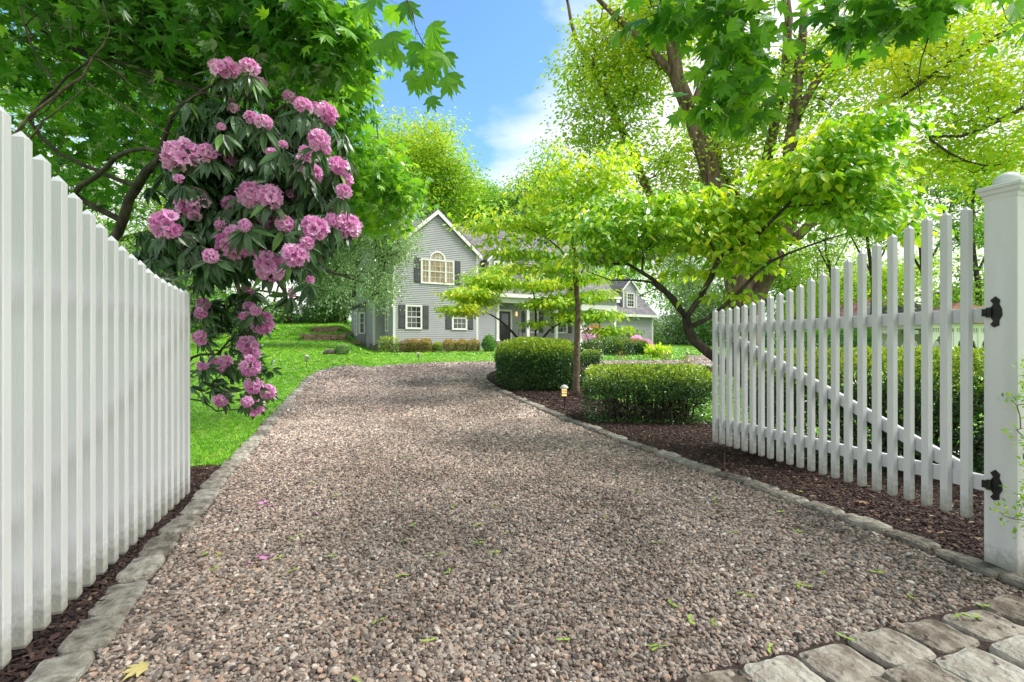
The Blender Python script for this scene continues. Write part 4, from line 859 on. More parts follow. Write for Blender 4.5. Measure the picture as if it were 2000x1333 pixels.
def t_oval(w_=.5, droop=.25, fold=.12, n=5, tip=.75):
    y = np.linspace(0, 1, n + 1)[1:-1]; hw = w_ / 2 * np.sin(np.pi * y ** tip); zz = -droop * y ** 2
    V = [(0, 0, 0)] + [(0, a, b - fold * w_) for a, b in zip(y, zz)] + [(0, 1, -droop)] + [(h, a, b) for h, a, b in zip(hw, y, zz)] + [(-h, a, b) for h, a, b in zip(hw, y, zz)]
    m = n - 1; mid = [0] + list(range(1, m + 1)) + [m + 1]; Rr = list(range(m + 2, 2 * m + 2)); Ll = list(range(2 * m + 2, 3 * m + 2)); F = []
    for side, sg in ((Rr, 1), (Ll, -1)):
        F.append((mid[0], side[0], mid[1])[::sg]); 
        for k in range(m - 1): F.append((mid[k + 1], side[k], side[k + 1])[::sg]); F.append((mid[k + 1], side[k + 1], mid[k + 2])[::sg])
        F.append((mid[m], side[m - 1], mid[m + 1])[::sg])
    return np.array(V), np.array(F)
def t_small(w_=.55): return np.array([(0, 0, 0), (w_ / 2, .5, .07), (0, 1, -.1), (-w_ / 2, .5, .07)]), np.array([(0, 1, 2), (0, 2, 3)])
TM_HI, TM_LO, T_DOG, T_RHO, T_SM = t_maple(True), t_maple(False), t_oval(.58, .30, .14, 4), t_oval(.30, .28, .16, 5, .85), t_small()
def frames(y, up): y = nrm(y); z = nrm(up - (up * y).sum(1, keepdims=True) * y); return np.stack([np.cross(y, z), y, z], 1)
def leaves(nm, rt_, pos, fr, size, tmpl, mat, tint, nobj=0, hi=None, stuff=False):
    """leaves as one mesh; the nobj nearest ones become single leaf objects"""
    off = WL[rt_.name]; n = len(pos); size = np.broadcast_to(size, (n,)); tint = np.clip(np.broadcast_to(tint, (n,)), 0, 1)
    if nobj:
        vis = (abs(pos[:, 0]) < pos[:, 1] * 1.08) & (pos[:, 2] - CAMZ < pos[:, 1] * .73)
        key = np.where(vis, pos[:, 1] / size, 1e6); o_ = np.argsort(key); pick = o_[:min(nobj, n)]; rest = o_[min(nobj, n):]
        V0, F0 = hi or tmpl; meshes = []
        for k in range(8):
            mb = MB(); v = V0.copy(); v[:, 2] += v[:, 1] ** 2 * rng.uniform(-.15, .12) + v[:, 0] * rng.uniform(-.12, .12); mb.add(v, F0, tint=(k + .5) / 8)
            me = mesh_of('leaf', mb, False, None, True); me.materials.append(mat); meshes.append(me)
        for i in pick:
            A = fr[i].T * size[i]; mt = Matrix([[*A[0], pos[i][0] - off[0]], [*A[1], pos[i][1] - off[1]], [*A[2], pos[i][2] - off[2]], [0, 0, 0, 1]])
            inst('leaf', meshes[int(min(7, tint[i] * 8))], rt_, mt)
        pos, fr, size, tint = pos[rest], fr[rest], size[rest], tint[rest]; n = len(pos)
    if n == 0: return
    V0, F0 = tmpl; k = len(V0); bend = rng.normal(0, .12, (n, 1)) * V0[None, :, 1] ** 2
    v = V0[None].repeat(n, 0); v[..., 2] += bend
    W = pos[:, None] + size[:, None, None] * np.einsum('nkc,ncd->nkd', v, fr)
    F = (F0[None] + np.arange(n)[:, None, None] * k).reshape(-1, F0.shape[1]); mb = MB(); mb.add(W.reshape(-1, 3), F, tint=np.repeat(tint, k))
    o = obj(nm, mb, mat, rt_, smooth=False, tint=True); o['kind'] = 'stuff' if stuff else 'thing'
    if not stuff: del o['kind']
    return o
def cluster(r, tips, n, spread, droop=.3, updev=.5, out=None, outw=1.0):
    """n leaves round every tip"""
    c = np.repeat(tips, n, 0); off = r.normal(0, 1, c.shape) * np.asarray(spread); p = c + off
    y = nrm(off * (1, 1, .5) + 1e-6) * outw + r.normal(0, .35, c.shape); y[:, 2] -= droop; up = r.normal(0, updev, c.shape) + np.array([0, 0, 1.]); return p, frames(y, up)
def mkroot(name, base, label, cat, group=None): return root(name, base, label, cat, group)
def noise3(p, seed, f):
    r = np.random.default_rng(seed); return sum(np.sin(p @ (r.normal(0, 1, 3) * f) + r.uniform(0, 6.28)) for _ in range(5)) / 3.2

# --- left maple whose limbs hang over the gate
def big_leaf_maple():
    r = np.random.default_rng(21); base = np.array([-7.4, 5.6, .0]); rt = mkroot('maple_tree', base, 'dark green maple whose leafy limbs fill the upper left above the white gate', 'tree')
    s = Skel(1); s.limb([base, base + (.1, 0, 1.6), base + (.2, 0, 3.0), base + (.2, .2, 6)], .24, .15, .4, .01); nt_ = len(s.P)
    s.limb([base + (.2, 0, 2.9), P(-60, 10, 6), P(130, 88, 5.6), P(300, 145, 5.4), P(455, 195, 5.2), P(560, 190, 5.2)], .075, .014, .25, .012)
    s.limb([base + (.2, .1, 5), P(150, -120, 5), P(480, -60, 4.7), P(600, -10, 4.4), P(650, 60, 4.4)], .07, .012, .25, .015)
    s.limb([base + (.15, .0, 2.6), P(40, 330, 7.6), P(330, 300, 8), P(560, 270, 8.4), P(700, 330, 8.6), P(765, 385, 9)], .07, .01, .3, .015)
    s.limb([base + (.2, .1, 5.5), P(100, -300, 7), P(500, -200, 7.0), P(690, 80, 7.2), P(735, 240, 7.6)], .07, .01, .3, .02)
    s.limb([P(480, -60, 4.7), P(700, -90, 4.1), P(790, -10, 3.8), P(812, 55, 3.8), P(830, 90, 3.8)], .016, .003, .12, .004)
    B_ = [(70, 80, 5.6, 160, 110, .8, 60), (300, 60, 5.5, 170, 110, .8, 85), (490, 50, 5, 120, 90, .7, 75), (590, 60, 4.6, 70, 85, .5, 60), (655, 85, 4.5, 26, 70, .3, 22),
          (150, 250, 6.6, 190, 120, 1, 75), (420, 150, 6.2, 160, 90, .9, 70), (330, 270, 7.6, 160, 100, 1, 60), (600, 190, 6.8, 110, 90, .8, 70), (655, 190, 7, 40, 60, .6, 26),
          (700, 320, 8, 80, 55, .8, 50), (745, 365, 9, 50, 45, .7, 34), (660, 400, 8.5, 80, 50, .7, 36), (740, 425, 9, 60, 22, .5, 16), (785, 385, 8.8, 36, 26, .4, 14), (100, 400, 7.6, 130, 90, 1, 40), (180, 60, 8, 300, 160, 1.2, 90), (560, 110, 8, 180, 130, 1, 70),
          (300, -160, 5, 420, 110, 1.3, 90), ((-2.6, 1.8, 6.2), (3.2, 2.6, .9), 170), ((-5.5, 3, 6.5), (2.5, 3, 1), 90)]
    tips = blobs(2, B_, .75, 1.0); s.grow(tips, .22, .08, .15); s.mesh(rt, '', M['bark_dark'], .0035, .42, .05, trunk_nodes=nt_)
    p, f = cluster(r, tips, 13, (.20, .20, .12), .45, .45); n = len(p)
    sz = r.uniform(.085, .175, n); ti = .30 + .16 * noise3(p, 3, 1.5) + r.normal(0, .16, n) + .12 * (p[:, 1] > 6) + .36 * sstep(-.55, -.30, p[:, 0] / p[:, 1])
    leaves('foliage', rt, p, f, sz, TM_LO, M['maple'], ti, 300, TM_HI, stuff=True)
    # the sprig hanging against the sky
    q = np.array([P(x, y, 3.8 + dz) for x, y, dz in ((745, 75, 0), (763, 62, .05), (842, 45, 0), (835, 70, .1), (800, 110, 0), (795, 140, -.05), (812, 148, 0), (845, 95, .05), (870, 108, 0), (880, 140, .1), (868, 150, 0), (840, 188, 0), (825, 95, 0), (826, 142, -.05), (855, 130, .1), (785, 100, .1), (810, 80, .1), (740, -5, 0), (775, 8, 0), (792, 2, 0), (720, 8, .1), (880, 100, .05))])
    s2 = Skel(4); s2.limb([P(790, -10, 3.8), P(812, 55, 3.8), P(826, 85, 3.8)], .004, .003, .1); s2.grow(q, .06, .12, .3); s2.mesh(rt, '', M['bark_dark'], .0012, .4, name='twig')
    fr_ = frames(np.column_stack([r.normal(0, .5, len(q)), r.normal(0, .3, len(q)), np.full(len(q), -1.0)]), np.column_stack([r.normal(0, .3, len(q)), np.full(len(q), -1.0), r.normal(0.3, .4, len(q))]))
    leaves('spray', rt, q, fr_, r.uniform(.12, .20, len(q)), TM_LO, M['maple'], r.uniform(.4, .8, len(q)), len(q), TM_HI)
big_leaf_maple()
# --- right maple: sprays of big leaves hanging in from the top
def right_maple():
    r = np.random.default_rng(31); base = np.array([5.6, 3.2, 0.0]); rt = mkroot('maple_tree', base, 'big leaved maple whose drooping sprays hang in at the top right', 'tree')
    s = Skel(5); s.limb([base, base + (-.1, 0, 2.5), base + (-.3, .2, 5.5)], .2, .13, .4, .01); nt_ = len(s.P)
    s.limb([base + (-.3, .2, 5.2), P(2050, -260, 4.3), P(1800, -120, 4.2), P(1600, -70, 4.1), P(1420, -40, 4.1), P(1300, -10, 4.2)], .05, .01, .2, .01)
    s.limb([P(1850, -150, 4.2), P(1880, -20, 4.2), P(1815, 70, 4.2), P(1790, 160, 4.3), P(1800, 215, 4.4)], .014, .003, .15, .005)
    s.limb([P(1460, -50, 4.1), P(1440, 40, 4.1), P(1430, 130, 4.1), P(1425, 190, 4.1)], .012, .003, .15, .005)
    B_ = [(1300, 18, 4.1, 55, 34, .3, 12), (1335, -10, 4.1, 90, 40, .4, 12), (1420, 60, 4.1, 75, 80, .4, 34), (1440, 165, 4.1, 80, 60, .4, 30), (1400, 205, 4.1, 35, 25, .2, 7), (1470, 90, 4.2, 70, 70, .4, 20),
          (1640, 10, 4.2, 50, 30, .4, 7), (1740, 50, 4.2, 110, 60, .5, 34), (1840, 30, 4.2, 80, 50, .5, 26), (1760, 130, 4.3, 85, 50, .5, 26), (1800, 190, 4.4, 65, 45, .4, 20), (1730, 95, 4.3, 60, 40, .4, 14), (1700, 200, 4.6, 50, 22, .3, 7), (1990, 70, 4.2, 20, 25, .3, 4),
          (1650, -160, 4.2, 420, 100, .9, 70), (1500, -350, 3.2, 500, 160, 1.0, 50), ((4.2, 1.6, 6.6), (3.4, 3.2, .9), 330), ((1.2, -.2, 6.9), (3.0, 3.0, .9), 260), ((5.5, -2.5, 6.8), (3, 2.5, .9), 200), ((9, 1.5, 6.8), (3.0, 3.0, 1.2), 240), ((0, -4.5, 6.8), (4, 2.5, 1), 220), ((.5, -5.5, 4.4), (6, 1.6, 2.8), 1100)]  # unseen crown overhead; last clumps added behind the camera to shade the gates
    tips = blobs(6, B_, .9, 1.0); s.grow(tips, .15, .09, .2); s.mesh(rt, '', M['bark_dark'], .0022, .42, .03, trunk_nodes=nt_)
    p, f = cluster(r, tips, 4, (.10, .10, .08), .8, .4); n = len(p)
    leaves('foliage', rt, p, f, r.uniform(.10, .19, n) * (1 + .25 * (p[:, 2] > 5.2)), TM_LO, M['maple'], .62 + .18 * noise3(p, 5, 2.5) + r.normal(0, .16, n), 300, TM_HI, stuff=True)
right_maple()
# --- dogwoods
def dogwood(label, base, limbs, B_, seed, nl, size, rtip, spread, nobj=0, tintb=.5, cat='tree', trunk=1, flat=1.0):
    r = np.random.default_rng(seed); rt = mkroot('dogwood_tree', base, label, cat, 'dogwoods around the mulch island'); s = Skel(seed); nt_ = 0
    for k, (pts, r0, r1) in enumerate(limbs):
        s.limb(pts, r0, r1, .16, .006)
        if k < trunk: nt_ = len(s.P)
    tips = blobs(seed + 1, B_, .45 if nobj > 200 else .85, 1.6); lay = .030 * base[1]; kz = tips[:, 2] / lay + .35 * np.sin(tips[:, 0] * 1.3 + tips[:, 1]); tips[:, 2] -= (kz - np.round(kz)) * lay * .66; s.grow(tips, .14, .09, .25); s.mesh(rt, '', M['bark_tan' if seed == 43 else 'bark_dark'], rtip, .45, .03, trunk_nodes=nt_)
    p, f = cluster(r, tips, nl, spread, .55, .35, outw=1.2); n = len(p)
    leaves('foliage', rt, p, f, r.uniform(size * .65, size * 1.2, n), T_DOG, M['dogwood'], tintb + .14 * noise3(p, seed, 2.0) + r.normal(0, .2, n), nobj, None, stuff=True)
g = gp(1508, 884)
F_ = lambda x, y, Z=6.6: P(x, y, Z)
fork = F_(1340, 622)
dogwood('spreading dogwood with a dark curved trunk leaning out behind the right gate', g,
    [([g, F_(1478, 790, 6.3), F_(1440, 730, 6.4), F_(1387, 692, 6.5), F_(1357, 668, 6.6), F_(1344, 645), fork], .085, .062),
     ([fork, F_(1319, 585), F_(1292, 561, 6.7), F_(1256, 532, 6.8), F_(1227, 517, 6.9), F_(1182, 513, 7), F_(1120, 500, 7)], .040, .007),
     ([F_(1254, 531, 6.8), F_(1257, 493, 6.8), F_(1250, 470, 6.9), F_(1235, 440, 7)], .016, .005), ([F_(1257, 493, 6.8), F_(1292, 453, 6.8), F_(1305, 425, 6.8), F_(1340, 390, 6.8)], .014, .005),
     ([fork, F_(1363, 587, 6.5), F_(1387, 548, 6.4), F_(1402, 506, 6.3), F_(1440, 482, 6.2), F_(1481, 457, 6.1), F_(1533, 405, 6), F_(1605, 340, 5.9), F_(1700, 285, 5.8)], .040, .006),
     ([F_(1402, 506, 6.3), F_(1385, 470, 6.4), F_(1378, 420, 6.5)], .014, .004),
     ([F_(1341, 640), F_(1384, 623, 6.3), F_(1415, 596, 6.1), F_(1453, 561, 6.0), F_(1505, 513, 5.9), F_(1580, 480, 5.8), F_(1660, 455, 5.7)], .036, .006),
     ([F_(1335, 617), F_(1298, 574, 6.9), F_(1271, 553, 7.1), F_(1229, 547, 7.3), F_(1192, 547, 7.4), F_(1150, 532, 7.5)], .026, .006),
     ([F_(1533, 405, 6), F_(1600, 400, 5.8), F_(1700, 385, 5.7), F_(1760, 395, 5.6)], .012, .004)],
    [(1230, 405, 7, 110, 22, .7, 54), (1190, 450, 6.9, 95, 26, .7, 57), (1140, 500, 7, 60, 18, .5, 25), (1330, 405, 6.8, 110, 28, .7, 73), (1290, 455, 6.7, 90, 26, .6, 57), (1230, 500, 6.9, 90, 18, .5, 41), (1440, 405, 6.4, 110, 36, .7, 73),
     (1380, 470, 6.5, 90, 30, .6, 48), (1560, 370, 6.0, 110, 45, .7, 96), (1650, 330, 5.8, 90, 40, .6, 70), (1640, 262, 5.8, 100, 28, .5, 41), (1735, 245, 5.6, 65, 16, .4, 22), (1700, 395, 5.8, 85, 22, .5, 41), (1500, 460, 6.2, 100, 34, .7, 57), (1610, 450, 5.9, 110, 26, .6, 48),
     (1440, 510, 6.3, 70, 26, .5, 32), (1560, 510, 6.0, 90, 26, .5, 32), (1700, 470, 5.7, 60, 24, .4, 19), (1330, 530, 6.9, 60, 14, .4, 12), (1420, 575, 6.3, 50, 14, .4, 11), (1500, 330, 6.2, 60, 24, .5, 22), (1540, 440, 6.1, 90, 40, .5, 50), (1640, 500, 5.8, 70, 24, .4, 20), (1745, 440, 5.6, 40, 30, .4, 16), (1520, 400, 6.1, 80, 40, .5, 36), (1480, 430, 6.3, 70, 40, .5, 30), (1620, 400, 5.9, 80, 40, .5, 30), (1600, 300, 6, 60, 30, .5, 26)], 41, 8, .125, .0028, (.13, .13, .03), 300, .66)
g = gp(1125, 776); Z = g[1]
dogwood('slim straight dogwood with one bare brown trunk rising beside the big round hedge', g,
    [([g, P(1126, 700, Z), P(1129, 620, Z), P(1126, 560, Z), P(1120, 470, Z), P(1118, 400, Z), P(1126, 330, Z), P(1135, 290, Z)], .085, .02), ([P(1126, 600, Z), P(1138, 640, Z - .1), P(1150, 667, Z - .2)], .018, .012),
     ([P(1126, 570, Z), P(1105, 500, Z - .3), P(1040, 450, Z - .6), P(960, 430, Z - .8)], .03, .008), ([P(1126, 560, Z), P(1160, 480, Z + .3), P(1210, 430, Z + .5)], .026, .008)],
    [(1130, 330, Z, 95, 42, .9, 96), (1080, 380, Z, 85, 40, .9, 70), (1170, 375, Z, 80, 44, .9, 64), (1060, 440, Z - .5, 90, 32, .8, 80), (960, 435, Z - .8, 60, 24, .6, 48), (1130, 450, Z, 100, 40, .9, 80), (985, 490, Z - .7, 60, 24, .5, 35), (1060, 510, Z - .5, 90, 28, .7, 57), (1190, 300, Z + .4, 50, 24, .5, 22), (1150, 535, Z, 70, 20, .6, 22)],
    43, 11, .125, .0035, (.20, .20, .045), 60, .72)
g = gp(1040, 722); Z = 14.0
dogwood('low layered dogwood with several stems growing behind the big round hedge', g,
    [([g, P(1044, 690, Z), P(1046, 650, Z), P(1046, 600, Z), P(1040, 560, Z)], .07, .02), ([P(1043, 700, Z), P(1010, 660, Z - .2), P(975, 625, Z - .4), P(930, 600, Z - .6)], .055, .012), ([P(1044, 695, Z), P(1065, 655, Z), P(1100, 630, Z - .2), P(1170, 625, Z - .4)], .045, .012)],
    [(1010, 550, Z, 100, 24, 1.2, 80), (940, 580, Z - .6, 62, 20, .9, 57), (905, 600, Z - .8, 28, 12, .6, 19), (1060, 590, Z, 110, 24, 1.2, 80), (1130, 555, Z, 70, 28, 1.0, 48), (1150, 620, Z - .4, 55, 18, .8, 41), (1000, 625, Z - .3, 60, 12, .8, 22), (960, 540, Z, 50, 14, .7, 22), (1190, 635, Z - .6, 30, 14, .6, 16)],
    47, 27, .13, .005, (.24, .24, .05), 0, .76)

# --- rhododendron
def truss_mesh(seed):
    r = np.random.default_rng(seed); mb = MB()
    for k in range(17):
        z = 1 - (k + .5) / 17 * 1.2; a = k * 2.4 + r.normal(0, .2); d = np.array([math.sqrt(max(0, 1 - z * z)) * math.cos(a), math.sqrt(max(0, 1 - z * z)) * math.sin(a), z]); d = d / np.linalg.norm(d)
        u = nrm(np.cross(d, [.3, .5, .8])); v = np.cross(d, u); b = d * np.array([.62, .62, .46]) * r.uniform(.8, 1.2); R_ = r.uniform(.36, .52); ti = r.uniform(.1, .9)
        for q in range(5):
            t = q * 1.2566 + r.normal(0, .08); e = lambda an, rr, h: b + (math.cos(t + an) * u + math.sin(t + an) * v) * rr * R_ + d * h * R_
            w1, w2 = r.normal(0, .16, 2)
            V = [e(0, .05, -.3), e(-.5, .42, .35), e(.5, .42, .35), e(-.72, .80, .62 + w1), e(-.28, 1.02, .50 + w2), e(0, .88, .66), e(.28, 1.02, .50 - w1), e(.72, .80, .62 - w2)]
            mb.add(V, np.array([(0, 2, 1), (1, 5, 4), (1, 4, 3), (1, 2, 5), (2, 6, 5), (2, 7, 6)]), tint=np.clip(ti + np.array([-.5, -.1, -.1, .2, .1, .0, .1, .2]), 0, 1))
        mb.tube([b, b + d * R_ * .75 + u * .05], .012, 3, tint=.95)
    me = mesh_of('flower_truss', mb, False, None, True); me.materials.append(M['petal']); return me
TR = [(440, 138, 26), (420, 128, 14), (487, 132, 20), (498, 166, 23), (455, 212, 12), (432, 248, 9), (448, 200, 9), (515, 240, 19), (490, 230, 14), (565, 190, 15), (592, 207, 17), (635, 222, 25), (615, 212, 14), (622, 275, 24), (633, 292, 15), (355, 305, 38), (405, 298, 19), (442, 305, 27), (350, 350, 10), (595, 322, 21), (545, 272, 12), (553, 283, 10), (610, 340, 22), (380, 402, 36), (325, 440, 30), (450, 400, 20), (492, 381, 30), (528, 385, 26), (580, 358, 22), (598, 300, 15), (660, 325, 22), (668, 350, 22), (671, 375, 18), (660, 405, 20), (680, 442, 27), (652, 432, 16), (535, 428, 30), (556, 438, 20), (615, 447, 27), (580, 468, 21), (600, 475, 14), (466, 472, 36), (382, 490, 24), (412, 500, 17), (406, 522, 13), (528, 520, 33), (576, 500, 26), (607, 498, 18), (606, 547, 9), (530, 300, 12), (570, 380, 14), (478, 440, 13), (430, 440, 11), (398, 596, 16), (392, 612, 12), (488, 568, 9), (486, 600, 12), (499, 607, 12), (468, 602, 8), (476, 617, 10), (512, 632, 25), (496, 628, 15), (391, 660, 17), (484, 672, 21), (492, 690, 17), (488, 714, 21), (424, 712, 19), (441, 706, 13), (396, 714, 11), (480, 640, 8), (495, 754, 17), (520, 765, 18), (496, 793, 20), (482, 785, 12), (431, 782, 15), (570, 573, 9)]
def rhododendron():
    r = np.random.default_rng(51); base = np.array([-3.55, 4.75, 0.0]); base[2] = terr(*base[:2]); rt = mkroot('rhododendron', base, 'tall rhododendron covered in pink flower trusses beside the left gate', 'shrub')
    s = Skel(52); s.limb([base, P(215, 560, 4.7), P(235, 430, 4.6), P(270, 365, 4.5), P(305, 315, 4.4), P(330, 290, 4.35)], .055, .038, .15, .01)
    s.limb([P(305, 315, 4.4), P(330, 240, 4.3), P(350, 208, 4.2), P(395, 178, 4.1), P(430, 160, 4.0)], .026, .010, .12, .006)
    s.limb([P(235, 430, 4.6), P(150, 380, 4.5), P(190, 345, 4.3), P(250, 298, 4.2), P(330, 300, 4.0), P(420, 330, 3.9)], .03, .010, .12, .008)
    s.limb([P(330, 290, 4.35), P(400, 330, 4.3), P(480, 340, 4.2), P(560, 330, 4.1), P(620, 310, 4.1)], .022, .008, .12, .01)
    s.limb([base + (.1, 0, .1), P(330, 600, 4.7), P(390, 560, 4.5), P(470, 520, 4.3), P(560, 470, 4.2), P(640, 440, 4.2)], .035, .008, .15, .012)
    s.limb([base + (.1, 0, .1), P(360, 720, 4.7), P(420, 690, 4.6), P(470, 650, 4.5), P(520, 600, 4.5)], .024, .006, .12, .015)
    s.limb([base + (.1, 0, .05), P(370, 780, 4.7), P(420, 800, 4.6), P(480, 800, 4.6)], .016, .005, .12, .015)
    s.limb([P(270, 365, 4.5), P(120, 300, 4.5), P(55, 235, 4.4), P(110, 175, 4.4), P(180, 115, 4.4)], .022, .010, .12, .008)
    s.limb([P(110, 175, 4.4), P(60, 90, 4.4), P(40, 10, 4.4)], .01, .006, .15, .01); s.limb([P(55, 235, 4.4), P(90, 215, 4.2), P(110, 190, 4.2)], .008, .005, .1, .01)
    tr = np.array([P(x, y, 3.95 + .35 * math.sin(i * 2.3) + (.45 if y > 560 else 0) + (.25 if x > 640 else 0)) for i, (x, y, q) in enumerate(TR)]); rr = np.array([q for *_, q in TR]) * tr[:, 1] / FPX * .93
    ex = blobs(53, [(480, 330, 4.4, 170, 150, .45, 110), (540, 430, 4.3, 150, 110, .4, 90), (400, 470, 4.3, 130, 80, .4, 60), (600, 300, 4.4, 80, 120, .4, 60), (400, 380, 4.5, 110, 110, .3, 80), (500, 400, 4.5, 150, 120, .3, 90), (430, 260, 4.4, 90, 70, .3, 50), (320, 500, 4.1, 70, 50, .25, 18), (440, 610, 4.7, 90, 70, .3, 44), (440, 730, 4.7, 90, 60, .3, 30), (430, 200, 4.2, 80, 60, .3, 16), (560, 240, 4.3, 90, 50, .35, 18), (300, 540, 3.5, 40, 16, .1, 5), (520, 320, 4.35, 130, 60, .25, 44), (560, 400, 4.3, 120, 50, .25, 36), (440, 430, 4.3, 100, 60, .25, 30)], 0)
    bare = blobs(54, [(200, 130, 4.8, 200, 120, .5, 60), (420, 620, 4.7, 60, 90, .3, 60), (300, 400, 4.6, 120, 120, .4, 50), (440, 770, 4.6, 70, 40, .25, 30)], .95)
    s.grow(np.concatenate([tr - (0, 0, .03), ex, bare]), .12, .12, .1); s.mesh(rt, '', M['bark_dark'], .0022, .42, .02, trunk_nodes=0)
    s3 = Skel(55); s3.limb([P(-30, 330, 4.3), P(45, 245, 4.3), P(60, 225, 4.3), P(110, 190, 4.3), P(160, 150, 4.35), P(182, 112, 4.4)], .018, .010, .1, .006); s3.limb([P(60, 270, 4.3), P(95, 225, 4.2), P(130, 200, 4.2), P(175, 165, 4.2)], .010, .005, .1, .006)
    s3.limb([P(182, 112, 4.4), P(215, 60, 4.4), P(200, 0, 4.5)], .007, .003, .1, .008); s3.limb([P(330, 262, 4.2), P(335, 225, 4.15), P(360, 200, 4.1), P(400, 180, 4.05)], .016, .011, .1, .004); s3.limb([P(182, 112, 4.4), P(240, 150, 4.3), P(300, 200, 4.2)], .006, .003, .1, .008)
    s3.grow(blobs(56, [(180, 130, 4.5, 210, 130, .35, 110), (330, 260, 4.3, 120, 80, .3, 40)], .95), .15, .16, .1); s3.mesh(rt, '', M['bark_tan'], .0016, .42, .012, name='bare_branches')
    ms = [truss_mesh(k) for k in range(6)]
    outd = nrm(tr - np.array([-2.6, 4.6, 2.4])) 
    for i, p in enumerate(tr):
        d = nrm(outd[i] * .7 + np.array([0.1, -.5, .35]) + r.normal(0, .15, 3)); qd = Vector(d).to_track_quat('Z', 'Y')
        inst('flower_truss', ms[i % 6], rt, Matrix.Translation(Vector(p - base)) @ (qd.to_matrix().to_4x4() @ Matrix.Rotation(r.uniform(0, 6.28), 4, 'Z')) @ Matrix.Scale(rr[i] * r.uniform(.95, 1.08), 4))
    # whorls of long drooping leaves
    cen = np.concatenate([tr, ex]); dirs = np.concatenate([outd, nrm(ex - np.array([-2.6, 4.8, 2.0]))]); n = 10; k = len(cen)
    a = (np.arange(n)[None] * 2.4 + r.uniform(0, 6.28, (k, 1))).ravel(); D = np.repeat(nrm(dirs * .5 + (0, -.2, .5)), n, 0); U = nrm(np.cross(D, [.2, .3, .9])); Vv = np.cross(D, U)
    y = np.cos(a)[:, None] * U + np.sin(a)[:, None] * Vv + D * r.normal(-.1, .25, (k * n, 1)); y[:, 2] -= r.uniform(.35, 1.15, k * n); up = D * 1.2 + r.normal(0, .25, (k * n, 3)) + (0, 0, .25)
    pos = np.repeat(cen, n, 0) - D * .04 + nrm(y) * .02; sz = r.uniform(.12, .21, k * n); sz = sz * np.where(pos[:, 2] < 1.75, .68, 1.0)
    leaves('foliage', rt, pos, frames(y, up), sz, T_RHO, M['rhodo'], .35 + r.normal(0, .17, k * n) + .45 * (r.random(k * n) < .06), 300, None, stuff=True)
rhododendron()

# --- generic trees
def tree(name, label, base, trunks, B_, seed, nl, size, mat, bark='bark_dark', spread=.4, rtip=.012, group=None, tintb=.5, tn=.18, nf=.6, seg=.8, thr=.8, tmpl=None, droop=.3, rmax=.14, step=.7, minr=0, tintvar=.2, flat=.6):
    r = np.random.default_rng(seed); rt = mkroot(name, base, label, 'tree', group); s = Skel(seed); nt_ = 0
    for pts, r0, r1 in trunks: s.limb(pts, r0, r1, step, .02); nt_ = nt_ or len(s.P)
    nt_ = len(s.P); tips = blobs(seed + 1, B_, thr, nf); s.grow(tips, seg, .08, .2); s.mesh(rt, '', M[bark], rtip, .45, rmax, trunk_nodes=nt_, minr=minr)
    p, f = cluster(r, tips, nl, (spread, spread, spread * flat), droop, .7); n = len(p)
    leaves('crown', rt, p, f, r.uniform(size * .7, size * 1.25, n), tmpl or T_SM, M[mat], tintb + tn * noise3(p, seed, nf) + r.normal(0, tintvar, n), stuff=True)
    return rt
